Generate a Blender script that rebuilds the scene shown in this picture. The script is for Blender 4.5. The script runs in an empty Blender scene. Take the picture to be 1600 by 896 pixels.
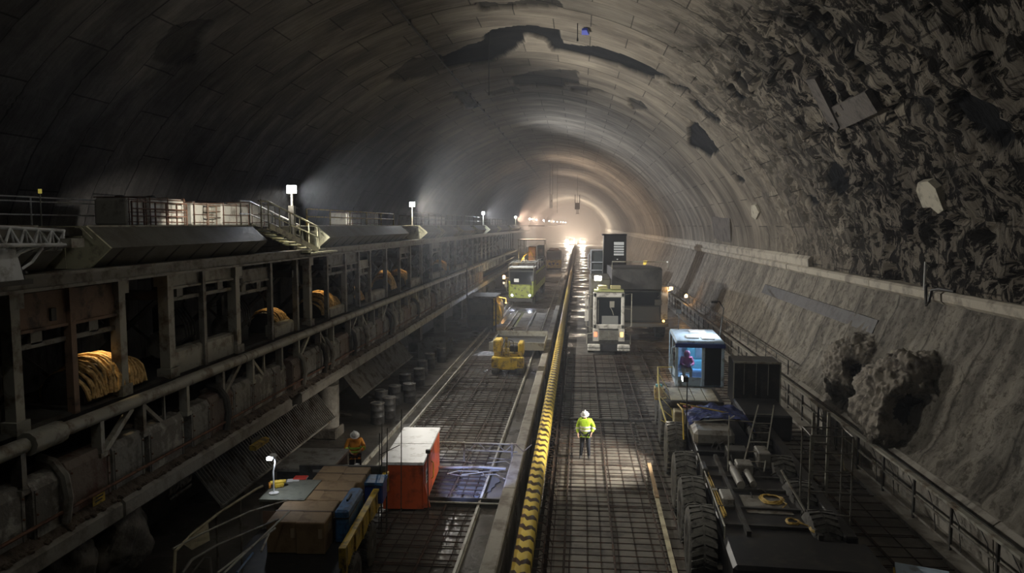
import bpy, bmesh, math, random
import numpy as np
from mathutils import Vector, Matrix, noise
random.seed(7)
RND = random.Random(11)
SC = bpy.context.scene
COL = SC.collection
PI = math.pi

# ---------------------------------------------------------------- camera
F_PX, VPX, VPY, EYE = 1150.0, 905.0, 352.0, 8.4
TH = math.atan((448 - VPY) / F_PX)
PS = math.atan((VPX - 800) * math.cos(TH) / F_PX)
FW = Vector((-math.sin(PS) * math.cos(TH), math.cos(PS) * math.cos(TH), -math.sin(TH)))
RT = Vector((math.cos(PS), math.sin(PS), 0))
UP = Vector((-math.sin(PS) * math.sin(TH), math.cos(PS) * math.sin(TH), math.cos(TH)))
cam_d = bpy.data.cameras.new('camera'); cam = bpy.data.objects.new('camera', cam_d); COL.objects.link(cam)
cam_d.sensor_width = 36; cam_d.lens = 36 * F_PX / 1600; cam_d.clip_end = 900; cam_d.clip_start = .05
cam.matrix_world = Matrix(((RT.x, UP.x, -FW.x, 0), (RT.y, UP.y, -FW.y, 0), (RT.z, UP.z, -FW.z, EYE), (0, 0, 0, 1)))
SC.camera = cam

def ray(px, py):
    return FW + RT * ((px - 800) / F_PX) - UP * ((py - 448) / F_PX)
def at(px, py, z=None, Y=None, x=None):
    """world point seen at a place of the photograph, on the given height, distance or side plane"""
    d = ray(px, py)
    if z is not None: t = (z - EYE) / d.z
    elif Y is not None: t = Y / d.y
    else: t = x / d.x
    return Vector((0, 0, EYE)) + d * t

# ---------------------------------------------------------------- materials
def nt(m):
    m.use_nodes = True
    t = m.node_tree; t.nodes.clear(); return t
def N(t, kind, **kw):
    n = t.nodes.new(kind)
    for k, v in kw.items():
        if k.startswith('i_'):
            key = k[2:]
            key = int(key) if key.isdigit() else key.replace('_', ' ')
            n.inputs[key].default_value = v
        else: setattr(n, k, v)
    return n
MATS = {}
def mat(name, col, rough=.6, metal=0., dirt=None, dirt_amt=.5, scale=1.5, bump=0., bscale=8., coat=0):
    """painted or bare surface with its own patches of grime"""
    if name in MATS: return MATS[name]
    m = bpy.data.materials.new(name); MATS[name] = m; t = nt(m); L = t.links
    b = N(t, 'ShaderNodeBsdfPrincipled'); o = N(t, 'ShaderNodeOutputMaterial'); L.new(b.outputs[0], o.inputs[0])
    b.inputs['Roughness'].default_value = rough; b.inputs['Metallic'].default_value = metal
    b.inputs['Coat Weight'].default_value = coat
    c4 = (*col, 1)
    if dirt is None: b.inputs['Base Color'].default_value = c4
    else:
        tc = N(t, 'ShaderNodeTexCoord')
        n = N(t, 'ShaderNodeTexNoise', i_Scale=scale, i_Detail=6., i_Roughness=.65); L.new(tc.outputs['Object'], n.inputs['Vector'])
        r = N(t, 'ShaderNodeValToRGB'); L.new(n.outputs[0], r.inputs[0])
        r.color_ramp.elements[0].position = .62 - .3 * dirt_amt; r.color_ramp.elements[1].position = .72 - .2 * dirt_amt
        r.color_ramp.elements[0].color = (*dirt, 1) if dirt_amt > .5 else c4
        r.color_ramp.elements[1].color = c4 if dirt_amt > .5 else (*dirt, 1)
        L.new(r.outputs[0], b.inputs['Base Color'])
    if bump:
        tc2 = N(t, 'ShaderNodeTexCoord'); n2 = N(t, 'ShaderNodeTexNoise', i_Scale=bscale, i_Detail=5.)
        L.new(tc2.outputs['Object'], n2.inputs['Vector'])
        bp = N(t, 'ShaderNodeBump', i_Strength=bump, i_Distance=.05); L.new(n2.outputs[0], bp.inputs['Height']); L.new(bp.outputs[0], b.inputs['Normal'])
    return m
def emit(name, col, strength):
    if name in MATS: return MATS[name]
    m = bpy.data.materials.new(name); MATS[name] = m; t = nt(m)
    b = N(t, 'ShaderNodeBsdfPrincipled'); o = N(t, 'ShaderNodeOutputMaterial'); t.links.new(b.outputs[0], o.inputs[0])
    b.inputs['Base Color'].default_value = (*col, 1)
    b.inputs['Emission Color'].default_value = (*col, 1); b.inputs['Emission Strength'].default_value = strength
    return m
def glass(name, col=(.8, .9, 1), alpha=.25):
    if name in MATS: return MATS[name]
    m = bpy.data.materials.new(name); MATS[name] = m; t = nt(m); L = t.links
    tr = N(t, 'ShaderNodeBsdfTransparent'); tr.inputs[0].default_value = (*col, 1)
    g = N(t, 'ShaderNodeBsdfGlossy'); g.inputs['Roughness'].default_value = .08; g.inputs[0].default_value = (.7, .75, .8, 1)
    mx = N(t, 'ShaderNodeMixShader', i_0=alpha); o = N(t, 'ShaderNodeOutputMaterial')
    L.new(tr.outputs[0], mx.inputs[1]); L.new(g.outputs[0], mx.inputs[2]); L.new(mx.outputs[0], o.inputs[0])
    return m

STEEL = mat('grey_steel', (.26, .25, .22), .55, .2, (.10, .075, .055), .45, 2.2, .15)
STEEL_D = mat('dark_steel', (.07, .068, .062), .6, .2, (.035, .028, .022), .5, 2.5, .2)
STEEL_L = mat('pale_steel', (.42, .41, .35), .5, .1, (.17, .13, .09), .4, 2., .1)
RUST = mat('rusty_steel', (.20, .10, .06), .8, 0, (.08, .05, .035), .5, 5, .3)
RUSTP = mat('primer_steel', (.30, .20, .14), .7, 0, (.12, .09, .07), .4, 2, .2)
CREAM = mat('cream_paint', (.72, .70, .50), .5, 0, (.28, .24, .16), .4, 3)
TANKW = mat('white_tank', (.72, .70, .62), .5, 0, (.30, .27, .22), .4, 1.5)
WHITE = mat('white_paint', (.75, .76, .76), .4, 0, (.35, .34, .31), .35, 2.5)
BLACK = mat('black_paint', (.02, .02, .022), .45, 0, (.045, .04, .035), .4, 3)
RUBBER = mat('tyre_rubber', (.13, .125, .11), .9, 0, (.05, .048, .043), .5, 5, .5, 12)
YELLOW = mat('yellow_paint', (.72, .50, .05), .45, 0, (.25, .17, .04), .45, 3)
YELLOWD = mat('worn_yellow', (.45, .31, .04), .55, 0, (.08, .055, .03), .5, 5)
ORANGE = mat('orange_red_paint', (.55, .10, .03), .45, 0, (.22, .05, .02), .4, 2)
GREEN = mat('lime_paint', (.50, .62, .06), .4, 0, (.16, .2, .05), .4, 3)
BLUE = mat('blue_paint', (.05, .16, .36), .4, 0, (.03, .06, .12), .45, 4)
BLUEW = mat('pale_blue_paint', (.55, .70, .85), .4, 0, (.30, .36, .42), .35, 3)
WOOD = mat('brown_board', (.34, .23, .12), .7, 0, (.22, .14, .07), .45, 2.5, .1)
PLANKM = mat('pale_plank', (.55, .50, .34), .7, 0, (.30, .25, .16), .5, 2)
CONC = mat('concrete', (.32, .30, .26), .85, 0, (.17, .15, .125), .5, 1.3, .3, 10)
CONCD = mat('stained_concrete', (.19, .17, .14), .85, 0, (.08, .07, .055), .5, 1.6, .5, 8)
EARTH = mat('damp_spoil', (.13, .10, .075), .95, 0, (.055, .042, .032), .5, 3, .8, 9)
CLOTHB = mat('blue_tarpaulin', (.06, .08, .25), .5, 0, (.02, .03, .08), .5, 3, .4, 6)
HIVIS = mat('lime_jacket', (.55, .85, .05), .6, 0, (.35, .55, .05), .4, 6, .3, 20)
DARKCLOTH = mat('dark_trousers', (.025, .028, .04), .85)
SKINM = mat('skin', (.50, .30, .21), .6)
HELMW = mat('white_helmet', (.8, .8, .78), .3)
PINK = mat('pink_jacket', (.85, .16, .28), .7, 0, (.6, .08, .18), .4, 6, .3, 15)
ORJ = mat('orange_jacket', (.80, .32, .03), .6, 0, (.5, .2, .03), .4, 6, .3, 15)
HOSEY = mat('yellow_hose', (.62, .42, .10), .5, 0, (.3, .2, .05), .4, 6)
ROPE = mat('amber_rope', (.85, .58, .25), .7, 0, (.45, .27, .10), .5, 9, .5, 20)
REDP = mat('red_plastic', (.6, .05, .03), .4)
GREYT = mat('grey_table_top', (.20, .21, .17), .6, 0, (.10, .10, .09), .4, 2)
GLASSD = mat('dark_glass', (.015, .02, .025), .08)
GLASS = glass('cab_glass')
E_LAMP = emit('lamp_glow', (1, .97, .88), 60)
E_COOL = emit('cool_lamp_glow', (.80, .88, 1), 45)
E_AMB = emit('amber_glow', (1, .50, .16), 16)
E_AMBS = emit('amber_small_glow', (1, .55, .12), 5)
E_HEAD = emit('headlight_glow', (.65, .72, 1), 14)
E_FAR = emit('far_headlight_glow', (1, .90, .75), 22)
E_SCR = emit('lit_window', (.9, .92, .9), .35)
E_YEL = emit('yellow_sign_glow', (.9, .75, .15), .25)

# ---------------------------------------------------------------- mesh builder
class MB:
    def __init__(s): s.v = []; s.f = []
    def add(s, vs, fs):
        k = len(s.v); s.v += [tuple(v) for v in vs]; s.f += [tuple(i + k for i in f) for f in fs]; return s
    def box(s, x0, x1, y0, y1, z0, z1, bev=0.):
        if bev > 0:
            b = bev; P = []
            # chamfered box: 24 points
            for X, sx in ((x0, 1), (x1, -1)):
                for Y, sy in ((y0, 1), (y1, -1)):
                    for Z, sz in ((z0, 1), (z1, -1)):
                        P += [(X, Y + sy * b, Z + sz * b), (X + sx * b, Y, Z + sz * b), (X + sx * b, Y + sy * b, Z)]
            bm = bmesh.new(); [bm.verts.new(p) for p in P]
            bmesh.ops.convex_hull(bm, input=bm.verts); bmesh.ops.dissolve_limit(bm, angle_limit=.02, verts=bm.verts, edges=bm.edges)
            bm.verts.index_update()
            s.add([v.co for v in bm.verts], [[v.index for v in f.verts] for f in bm.faces]); bm.free(); return s
        v = [(x, y, z) for x in (x0, x1) for y in (y0, y1) for z in (z0, z1)]
        return s.add(v, [(0, 1, 3, 2), (4, 6, 7, 5), (0, 4, 5, 1), (2, 3, 7, 6), (0, 2, 6, 4), (1, 5, 7, 3)])
    def beam(s, a, b, w=.1, h=None, up=(0, 0, 1)):
        a = Vector(a); b = Vector(b); h = h or w; d = (b - a)
        if d.length < 1e-6: return s
        d.normalize(); u = Vector(up)
        if abs(d.dot(u)) > .98: u = Vector((0, 1, 0))
        r = d.cross(u).normalized(); u = r.cross(d).normalized()
        v = []
        for p in (a, b):
            for i, j in ((-1, -1), (1, -1), (1, 1), (-1, 1)): v.append(p + r * (i * w / 2) + u * (j * h / 2))
        return s.add(v, [(3, 2, 1, 0), (4, 5, 6, 7), (0, 1, 5, 4), (1, 2, 6, 5), (2, 3, 7, 6), (3, 0, 4, 7)])
    def tube(s, pts, r=.03, n=8, closed=False, cap=True):
        pts = [Vector(p) for p in pts]; m = len(pts)
        rr = r if isinstance(r, (list, tuple)) else [r] * m
        k = len(s.v); prev = None
        for i, p in enumerate(pts):
            if closed: d = pts[(i + 1) % m] - pts[i - 1]
            else: d = pts[min(i + 1, m - 1)] - pts[max(i - 1, 0)]
            if d.length < 1e-9: d = Vector((0, 0, 1))
            d.normalize()
            if prev is None:
                u = Vector((0, 0, 1)) if abs(d.z) < .9 else Vector((1, 0, 0))
            else: u = prev
            r_ = d.cross(u)
            if r_.length < 1e-6: r_ = d.cross(Vector((0, 1, 0)))
            r_.normalize(); u = r_.cross(d).normalized(); prev = u
            for j in range(n):
                a = 2 * PI * j / n; s.v.append(tuple(p + (r_ * math.cos(a) + u * math.sin(a)) * rr[i]))
        for i in range(m if closed else m - 1):
            i2 = (i + 1) % m
            for j in range(n):
                j2 = (j + 1) % n; s.f.append((k + i * n + j, k + i * n + j2, k + i2 * n + j2, k + i2 * n + j))
        if cap and not closed:
            s.f.append(tuple(k + j for j in range(n - 1, -1, -1))); s.f.append(tuple(k + (m - 1) * n + j for j in range(n)))
        return s
    def lathe(s, prof, c=(0, 0, 0), axis='z', n=24):
        """prof = [(radius, height)]"""
        k = len(s.v); c = Vector(c)
        for r, h in prof:
            for j in range(n):
                a = 2 * PI * j / n; q = (r * math.cos(a), r * math.sin(a), h)
                if axis == 'x': q = (h, q[0], q[1])
                if axis == 'y': q = (q[0], h, q[1])
                s.v.append(tuple(c + Vector(q)))
        for i in range(len(prof) - 1):
            for j in range(n):
                j2 = (j + 1) % n; s.f.append((k + i * n + j, k + i * n + j2, k + (i + 1) * n + j2, k + (i + 1) * n + j))
        if prof[0][0] > 1e-4: s.f.append(tuple(k + j for j in range(n - 1, -1, -1)))
        if prof[-1][0] > 1e-4: s.f.append(tuple(k + (len(prof) - 1) * n + j for j in range(n)))
        return s
    def prism(s, poly, a, b, axis='y'):
        """poly in the plane across the axis; axis y: (x,z), axis x: (y,z), axis z: (x,y)"""
        def P(p, t):
            return (p[0], t, p[1]) if axis == 'y' else (t, p[0], p[1]) if axis == 'x' else (p[0], p[1], t)
        n = len(poly); v = [P(p, a) for p in poly] + [P(p, b) for p in poly]
        return s.add(v, [tuple(range(n - 1, -1, -1)), tuple(range(n, 2 * n))] + [(i, (i + 1) % n, n + (i + 1) % n, n + i) for i in range(n)])
    def blob(s, c, r, seed=0, amp=.25, sc=(1, 1, 1), sub=2, fr=1.5):
        bm = bmesh.new(); bmesh.ops.create_icosphere(bm, subdivisions=sub, radius=1); c = Vector(c)
        off = Vector((seed * 3.1, seed * 1.7, seed * .9))
        for v in bm.verts:
            n_ = noise.fractal(v.co * fr + off, 1., 2., 4)
            v.co = v.co * (1 + amp * n_)
        bm.verts.index_update()
        s.add([c + Vector((v.co.x * sc[0], v.co.y * sc[1], v.co.z * sc[2])) * r for v in bm.verts], [[v.index for v in f.verts] for f in bm.faces]); bm.free(); return s
    def build(s, name, m, parent=None, smooth=False):
        me = bpy.data.meshes.new(name); me.from_pydata(s.v, [], s.f); me.materials.append(m)
        bm = bmesh.new(); bm.from_mesh(me); bmesh.ops.recalc_face_normals(bm, faces=bm.faces)
        if smooth:
            for f in bm.faces: f.smooth = True
            for e in bm.edges:
                if len(e.link_faces) == 2 and e.calc_face_angle(0) > .7: e.smooth = False
        bm.to_mesh(me); bm.free(); me.update()
        o = bpy.data.objects.new(name, me); COL.objects.link(o)
        if parent is not None: o.parent = parent
        return o
def tag(o, label=None, cat=None, group=None, kind=None):
    if label: o['label'] = label
    if cat: o['category'] = cat
    if group: o['group'] = group
    if kind: o['kind'] = kind
    return o
def thing(name, label, cat, loc=(0, 0, 0), rz=0, group=None):
    o = bpy.data.objects.new(name, None); COL.objects.link(o); o.location = loc; o.rotation_euler = (0, 0, rz)
    o.empty_display_size = .2
    return tag(o, label, cat, group)
def copy_tree(o, parent=None):
    c = o.copy(); COL.objects.link(c)
    if parent is not None: c.parent = parent
    for ch in [x for x in CH.get(o.name, [])]: copy_tree(ch, c)
    return c
CH = {}
def index_children():
    CH.clear()
    for x in bpy.data.objects:
        if x.parent: CH.setdefault(x.parent.name, []).append(x)
def dup(root, loc, rz=None, label=None, group=None):
    index_children()
    c = copy_tree(root); c.location = loc
    if rz is not None: c.rotation_euler = (0, 0, rz)
    if label: c['label'] = label
    if group: c['group'] = group
    return c
def struct(o): o['kind'] = 'structure'; return o
def lamp(kind, name, loc, energy, col=(1, 1, 1), size=.2, aim=None, spot=120, blend=.6, parent=None, volume=1.):
    d = bpy.data.lights.new(name, kind); d.energy = energy; d.color = col
    if kind == 'SPOT': d.spot_size = math.radians(spot); d.spot_blend = blend; d.shadow_soft_size = size
    elif kind == 'POINT': d.shadow_soft_size = size
    o = bpy.data.objects.new(name, d); COL.objects.link(o); o.location = loc
    if aim is not None: o.rotation_euler = (Vector(aim) - Vector(loc)).to_track_quat('-Z', 'Y').to_euler()
    return o
# light levels
FL0, FL1, FL2, FL3, FL4 = 1900, 6800, 7500, 10000, 11000
FSP = 480; FPT = 26; P_DECK = 800
CP = 40
P_MAST = 1900; P_FAR = 92000; P_PLAT = 1700; P_LEFT = 420; P_WIDE = 100; P_BLUE = 900
HZ_FAR = .0068; HZ_MID = .0011; HZ_NEAR = .0032; EXPO = 0.2
# ---------------------------------------------------------------- tunnel lining
KEY = [(-20.0, 0.), (-20.2, 4.5), (-19.9, 8.0), (-18.5, 11.2), (-15.8, 14.2), (-12.2, 16.7), (-8.0, 18.4), (-3.8, 19.0), (.6, 18.3),
       (4.7, 16.5), (7.9, 14.0), (10.4, 11.0), (11.7, 8.6), (12.05, 6.9), (12.05, 6.2)]
def catmull(P, step=.13):
    out = []
    P = [Vector((p[0], p[1])) for p in P]; P = [P[0] * 2 - P[1]] + P + [P[-1] * 2 - P[-2]]
    for i in range(1, len(P) - 2):
        a, b, c, d = P[i - 1:i + 3]; n = max(2, int((c - b).length / step))
        for k in range(n):
            t = k / n
            out.append(.5 * ((2 * b) + (c - a) * t + (2 * a - 5 * b + 4 * c - d) * t * t + (3 * b - a - 3 * c + d) * t ** 3))
    out.append(P[-2]); return out
PROF = catmull(KEY)
SL = [0.]
for i in range(1, len(PROF)): SL.append(SL[-1] + (PROF[i] - PROF[i - 1]).length)
PX = np.array([p.x for p in PROF]); PZ = np.array([p.y for p in PROF]); PSL = np.array(SL)
PN = []
for i in range(len(PROF)):
    d = PROF[min(i + 1, len(PROF) - 1)] - PROF[max(i - 1, 0)]; PN.append(Vector((-d.y, d.x)).normalized())   # outward
PN = [-n if n.dot(Vector((-4, 6)) - p) > 0 else n for n, p in zip(PN, PROF)]
def hit_lining(px, py):
    """(arc length, distance along the tunnel) of the lining point behind a place of the photograph"""
    d = ray(px, py)
    lo = None
    ex = Vector((d.x, d.z)); best = None
    for i in range(len(PROF) - 1):
        a = PROF[i]; b = PROF[i + 1]; e = b - a; den = ex.x * e.y - ex.y * e.x
        if abs(den) < 1e-9: continue
        o = Vector((0, EYE)); w = a - o
        t = (w.x * e.y - w.y * e.x) / den; u = (w.x * ex.y - w.y * ex.x) / den
        if t > 0 and -1e-6 <= u <= 1 + 1e-6:
            if best is None or t < best[0]: best = (t, SL[i] + u * e.length)
    return None if best is None else (best[1], best[0] * d.y)
def c8(pts): return [(600 + x / 2.635, y / 2.635) for x, y in pts]
def c6(pts): return [(900 + x / 2.2857, y / 2.2857) for x, y in pts]
HOLES = [
    (c8([(235, 235), (400, 170), (445, 125), (600, 105), (725, 125), (740, 180), (900, 200), (1060, 260), (1175, 325), (1100, 328), (960, 275), (780, 225), (700, 215), (660, 165), (600, 145), (560, 180), (520, 225), (430, 262), (260, 290)]), 1.),
    (c8([(520, 320), (660, 290), (800, 290), (800, 350), (740, 345), (745, 365), (620, 355), (540, 355)]), .7),
    (c8([(375, 15), (480, 15), (720, 5), (725, 35), (500, 35), (410, 45)]), .8),
    (c8([(0, 330), (120, 240), (230, 225), (260, 290), (130, 330)]), .6),
    (c8([(270, 380), (330, 370), (400, 440), (340, 450)]), .7),
    (c8([(1025, 555), (1140, 620), (1200, 720), (1110, 670), (1050, 610)]), 1.),
    (c8([(1280, 505), (1380, 620), (1340, 655), (1250, 595), (1255, 530)]), 1.),
    (c8([(1265, 410), (1385, 490), (1365, 515), (1285, 455)]), 1.),
    (c8([(1425, 350), (1495, 400), (1470, 430), (1435, 400)]), 1.),
    (c8([(1430, 295), (1510, 355), (1495, 368), (1440, 320)]), 1.),
    (c8([(580, 440), (680, 425), (800, 435), (800, 500), (640, 510), (590, 480)]), .6),
    (c8([(1000, 400), (1060, 420), (1090, 460), (1020, 450)]), .7),
    (c8([(1170, 340), (1260, 370), (1265, 385), (1190, 360)]), 1.),
    (c8([(430, 380), (540, 355), (560, 375), (440, 400)]), .6),
    (c8([(760, 355), (880, 365), (920, 385), (780, 375)]), .6),
    (c6([(870, 580), (930, 590), (970, 710), (920, 690), (880, 640)]), 1.),
    (c6([(1390, 300), (1500, 360), (1560, 520), (1480, 540), (1400, 470), (1330, 400)]), 1.),
    (c6([(950, 150), (1000, 190), (1050, 300), (1010, 275), (985, 220)]), 1.),
    (c6([(560, 610), (600, 640), (600, 660), (575, 650)]), 1.),
    (c6([(790, 690), (860, 720), (865, 745), (830, 740)]), 1.),
    (c6([(1010, 660), (1080, 650), (1085, 690), (1040, 695)]), .8),
    (c6([(760, 70), (860, 110), (910, 160), (900, 185), (820, 140)]), .9),
    (c6([(650, 20), (720, 40), (740, 80), (680, 60)]), .9),
    (c6([(1130, 380), (1250, 350), (1290, 400), (1220, 430)]), .7),
    ([(235, 95), (268, 40), (330, 30), (300, 100), (255, 105)], .5),
]
HPOLY = []
for poly, w in HOLES:
    q = [hit_lining(*p) for p in poly]
    if None in q: continue
    HPOLY.append((np.array(q), w))
def in_poly(S, Yv, q):
    inside = np.zeros(S.shape, bool); n = len(q); j = n - 1
    for i in range(n):
        xi, yi = q[i]; xj, yj = q[j]
        c = ((yi > Yv) != (yj > Yv)) & (S < (xj - xi) * (Yv - yi) / (yj - yi + 1e-12) + xi)
        inside ^= c; j = i
    return inside
def lining(name, Y, step_i, mode):
    idx = list(range(0, len(PROF), step_i)); 
    if idx[-1] != len(PROF) - 1: idx.append(len(PROF) - 1)
    ni, nj = len(idx), len(Y)
    S = np.array([SL[i] for i in idx]); G_S, G_Y = np.meshgrid(S, np.array(Y), indexing='ij')
    dark = np.zeros(G_S.shape); rough = np.zeros(G_S.shape); disp = np.zeros(G_S.shape)
    if mode == 'near':
        jit = np.array([[noise.noise(Vector((s * .9, y * .9, 3))) for y in Y] for s in S])
        jit2 = np.array([[noise.noise(Vector((s * .9, y * .9, 13))) for y in Y] for s in S])
        for q, w in HPOLY:
            dark = np.maximum(dark, in_poly(G_S + jit * .25, G_Y + jit2 * .25, q) * w)
        s0 = SL[int(np.argmin(abs(PX - 5) + (PZ < 12) * 99))]
        for a, s in enumerate(S):
            for b, y in enumerate(Y):
                # broken lining on the right flank: more towards the spring line and the camera
                k = max(0., min(1., (s - s0 + 2.5 + 2.5 * jit[a, b]) / 5.)) * max(0., min(1., (52 - y) / 22.))
                if s < 22: k = max(k, .18 * max(0, min(1., (22 - s) / 10)))
                rough[a, b] = k
                if k > .02:
                    p = Vector((s, y, 0))
                    f1 = noise.ridged_multi_fractal(Vector((s * .55, y * .38, 1.7)), .9, 2.1, 5, 1., 2.)
                    f2 = noise.noise(Vector((s * .28, y * .22, 8.)))
                    f3 = noise.noise(Vector((s * 2.4, y * 2.0, 5.)))
                    c = abs(noise.noise(Vector((s * .7 + 4 + .4 * f3, y * .33, 21.))))
                    disp[a, b] = k * (.20 * (1.1 - f1) + .26 * f2 + .07 * f3 + (.30 if c < .04 else 0.) + .16 * (noise.cell(Vector((s * .45, y * .33, 2.))) > .55))
        disp += np.where(dark > 0, .22 * dark + .10 * jit, 0)
        # lipped rings: every ring of segments stands a little proud of its neighbour
    ringoff = (np.floor(G_Y / 2.0) % 3 - 1) * (.02 if mode == 'near' else .05)
    disp = disp + ringoff
    v = []
    for a, i in enumerate(idx):
        p = PROF[i]; n = PN[i]
        for b, y in enumerate(Y):
            d = disp[a, b]; v.append((p.x + n.x * d, y, p.y + n.y * d))
    f = [(a * nj + b, a * nj + b + 1, (a + 1) * nj + b + 1, (a + 1) * nj + b) for a in range(ni - 1) for b in range(nj - 1)]
    me = bpy.data.meshes.new(name); me.from_pydata(v, [], f)
    def attr(nm, arr):
        at_ = me.attributes.new(nm, 'FLOAT', 'POINT'); at_.data.foreach_set('value', np.ascontiguousarray(arr.ravel(), dtype=np.float32))
    attr('arc', G_S); attr('dark', dark); attr('broken', rough)
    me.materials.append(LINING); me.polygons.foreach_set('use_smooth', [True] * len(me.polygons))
    o = bpy.data.objects.new(name, me); COL.objects.link(o); struct(o)
    so = o.modifiers.new('thick', 'SOLIDIFY'); so.thickness = -.5 if False else .5; so.offset = 1
    o.modifiers.remove(so)
    return o
def lining_material():
    m = bpy.data.materials.new('segment_lining'); t = nt(m); L = t.links
    A = lambda n: N(t, 'ShaderNodeAttribute', attribute_name=n)
    arc, dark, brk = A('arc'), A('dark'), A('broken')
    geo = N(t, 'ShaderNodeNewGeometry'); sep = N(t, 'ShaderNodeSeparateXYZ'); L.new(geo.outputs['Position'], sep.inputs[0])
    cmb = N(t, 'ShaderNodeCombineXYZ'); L.new(arc.outputs['Fac'], cmb.inputs[0]); L.new(sep.outputs[1], cmb.inputs[1])
    bk = N(t, 'ShaderNodeTexBrick', i_Scale=1., i_Mortar_Size=.035, i_Mortar_Smooth=.3, i_Brick_Width=3.9, i_Row_Height=2.0, i_Bias=-.1)
    bk.inputs['Color1'].default_value = (.36, .33, .285, 1); bk.inputs['Color2'].default_value = (.24, .225, .20, 1); bk.inputs['Mortar'].default_value = (.10, .09, .078, 1)
    L.new(cmb.outputs[0], bk.inputs['Vector'])
    # big blotches of damp and soot
    sc = N(t, 'ShaderNodeVectorMath', operation='MULTIPLY'); sc.inputs[1].default_value = (.22, .5, 1); L.new(cmb.outputs[0], sc.inputs[0])
    n1 = N(t, 'ShaderNodeTexNoise', i_Scale=1., i_Detail=7., i_Roughness=.6); L.new(sc.outputs[0], n1.inputs['Vector'])
    r1 = N(t, 'ShaderNodeValToRGB'); r1.color_ramp.elements[0].position = .36; r1.color_ramp.elements[1].position = .66
    r1.color_ramp.elements[0].color = (.50, .48, .46, 1); r1.color_ramp.elements[1].color = (1.15, 1.12, 1.05, 1); L.new(n1.outputs[0], r1.inputs[0])
    m1 = N(t, 'ShaderNodeMix', data_type='RGBA', blend_type='MULTIPLY'); m1.inputs[0].default_value = 1
    L.new(bk.outputs[0], m1.inputs[6]); L.new(r1.outputs[0], m1.inputs[7])
    # streaks running round the rings
    sc2 = N(t, 'ShaderNodeVectorMath', operation='MULTIPLY'); sc2.inputs[1].default_value = (.35, 5., 1); L.new(cmb.outputs[0], sc2.inputs[0])
    n2 = N(t, 'ShaderNodeTexNoise', i_Scale=1., i_Detail=5., i_Roughness=.7); L.new(sc2.outputs[0], n2.inputs['Vector'])
    r2 = N(t, 'ShaderNodeValToRGB'); r2.color_ramp.elements[0].position = .33; r2.color_ramp.elements[1].position = .55
    r2.color_ramp.elements[0].color = (.45, .42, .4, 1); r2.color_ramp.elements[1].color = (1, 1, 1, 1); L.new(n2.outputs[0], r2.inputs[0])
    m2 = N(t, 'ShaderNodeMix', data_type='RGBA', blend_type='MULTIPLY'); m2.inputs[0].default_value = .55
    L.new(m1.outputs[2], m2.inputs[6]); L.new(r2.outputs[0], m2.inputs[7])
    # pitted black crust where the lining is broken
    n3 = N(t, 'ShaderNodeTexNoise', i_Scale=1.5, i_Detail=10., i_Roughness=.74, i_Distortion=.8); L.new(cmb.outputs[0], n3.inputs['Vector'])
    r3 = N(t, 'ShaderNodeValToRGB'); r3.color_ramp.elements[0].position = .485; r3.color_ramp.elements[1].position = .53
    r3.color_ramp.elements[0].color = (.05, .045, .043, 1); r3.color_ramp.elements[1].color = (1, 1, 1, 1); L.new(n3.outputs[0], r3.inputs[0])
    m3 = N(t, 'ShaderNodeMix', data_type='RGBA', blend_type='MULTIPLY')
    L.new(brk.outputs['Fac'], m3.inputs[0]); L.new(m2.outputs[2], m3.inputs[6]); L.new(r3.outputs[0], m3.inputs[7])
    m4 = N(t, 'ShaderNodeMix', data_type='RGBA'); m4.inputs[7].default_value = (.010, .011, .013, 1)
    L.new(dark.outputs['Fac'], m4.inputs[0]); L.new(m3.outputs[2], m4.inputs[6])
    # shade of the left flank painted in as a bluish dark tint, ragged edge
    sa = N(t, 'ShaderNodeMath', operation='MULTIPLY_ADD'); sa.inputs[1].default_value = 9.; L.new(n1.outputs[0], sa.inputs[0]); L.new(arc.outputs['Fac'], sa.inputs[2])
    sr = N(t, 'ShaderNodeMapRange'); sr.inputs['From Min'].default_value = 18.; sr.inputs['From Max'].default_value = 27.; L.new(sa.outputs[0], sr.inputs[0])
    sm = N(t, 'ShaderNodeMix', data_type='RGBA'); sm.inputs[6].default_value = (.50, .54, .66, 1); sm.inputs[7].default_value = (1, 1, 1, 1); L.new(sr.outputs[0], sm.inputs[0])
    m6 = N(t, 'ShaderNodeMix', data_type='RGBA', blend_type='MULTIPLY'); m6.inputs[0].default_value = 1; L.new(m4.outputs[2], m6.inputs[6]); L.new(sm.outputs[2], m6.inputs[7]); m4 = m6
    b = N(t, 'ShaderNodeBsdfPrincipled', i_Roughness=.9); b.inputs['Specular IOR Level'].default_value = .12; L.new(m4.outputs[2], b.inputs['Base Color'])
    bs = N(t, 'ShaderNodeMath', operation='MULTIPLY_ADD'); bs.inputs[1].default_value = .75; bs.inputs[2].default_value = .25; L.new(brk.outputs['Fac'], bs.inputs[0])
    ad = N(t, 'ShaderNodeMath', operation='ADD'); L.new(n3.outputs[0], ad.inputs[0]); L.new(n2.outputs[0], ad.inputs[1])
    bp = N(t, 'ShaderNodeBump', i_Distance=.22); L.new(bs.outputs[0], bp.inputs['Strength']); L.new(ad.outputs[0], bp.inputs['Height']); L.new(bp.outputs[0], b.inputs['Normal'])
    o = N(t, 'ShaderNodeOutputMaterial'); L.new(b.outputs[0], o.inputs[0]); return m
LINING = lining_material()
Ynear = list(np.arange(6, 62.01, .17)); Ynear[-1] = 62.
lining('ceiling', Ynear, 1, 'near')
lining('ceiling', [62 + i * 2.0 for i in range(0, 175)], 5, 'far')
lining('ceiling', [-14 + i * 2.5 for i in range(9)], 5, 'far')

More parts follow.
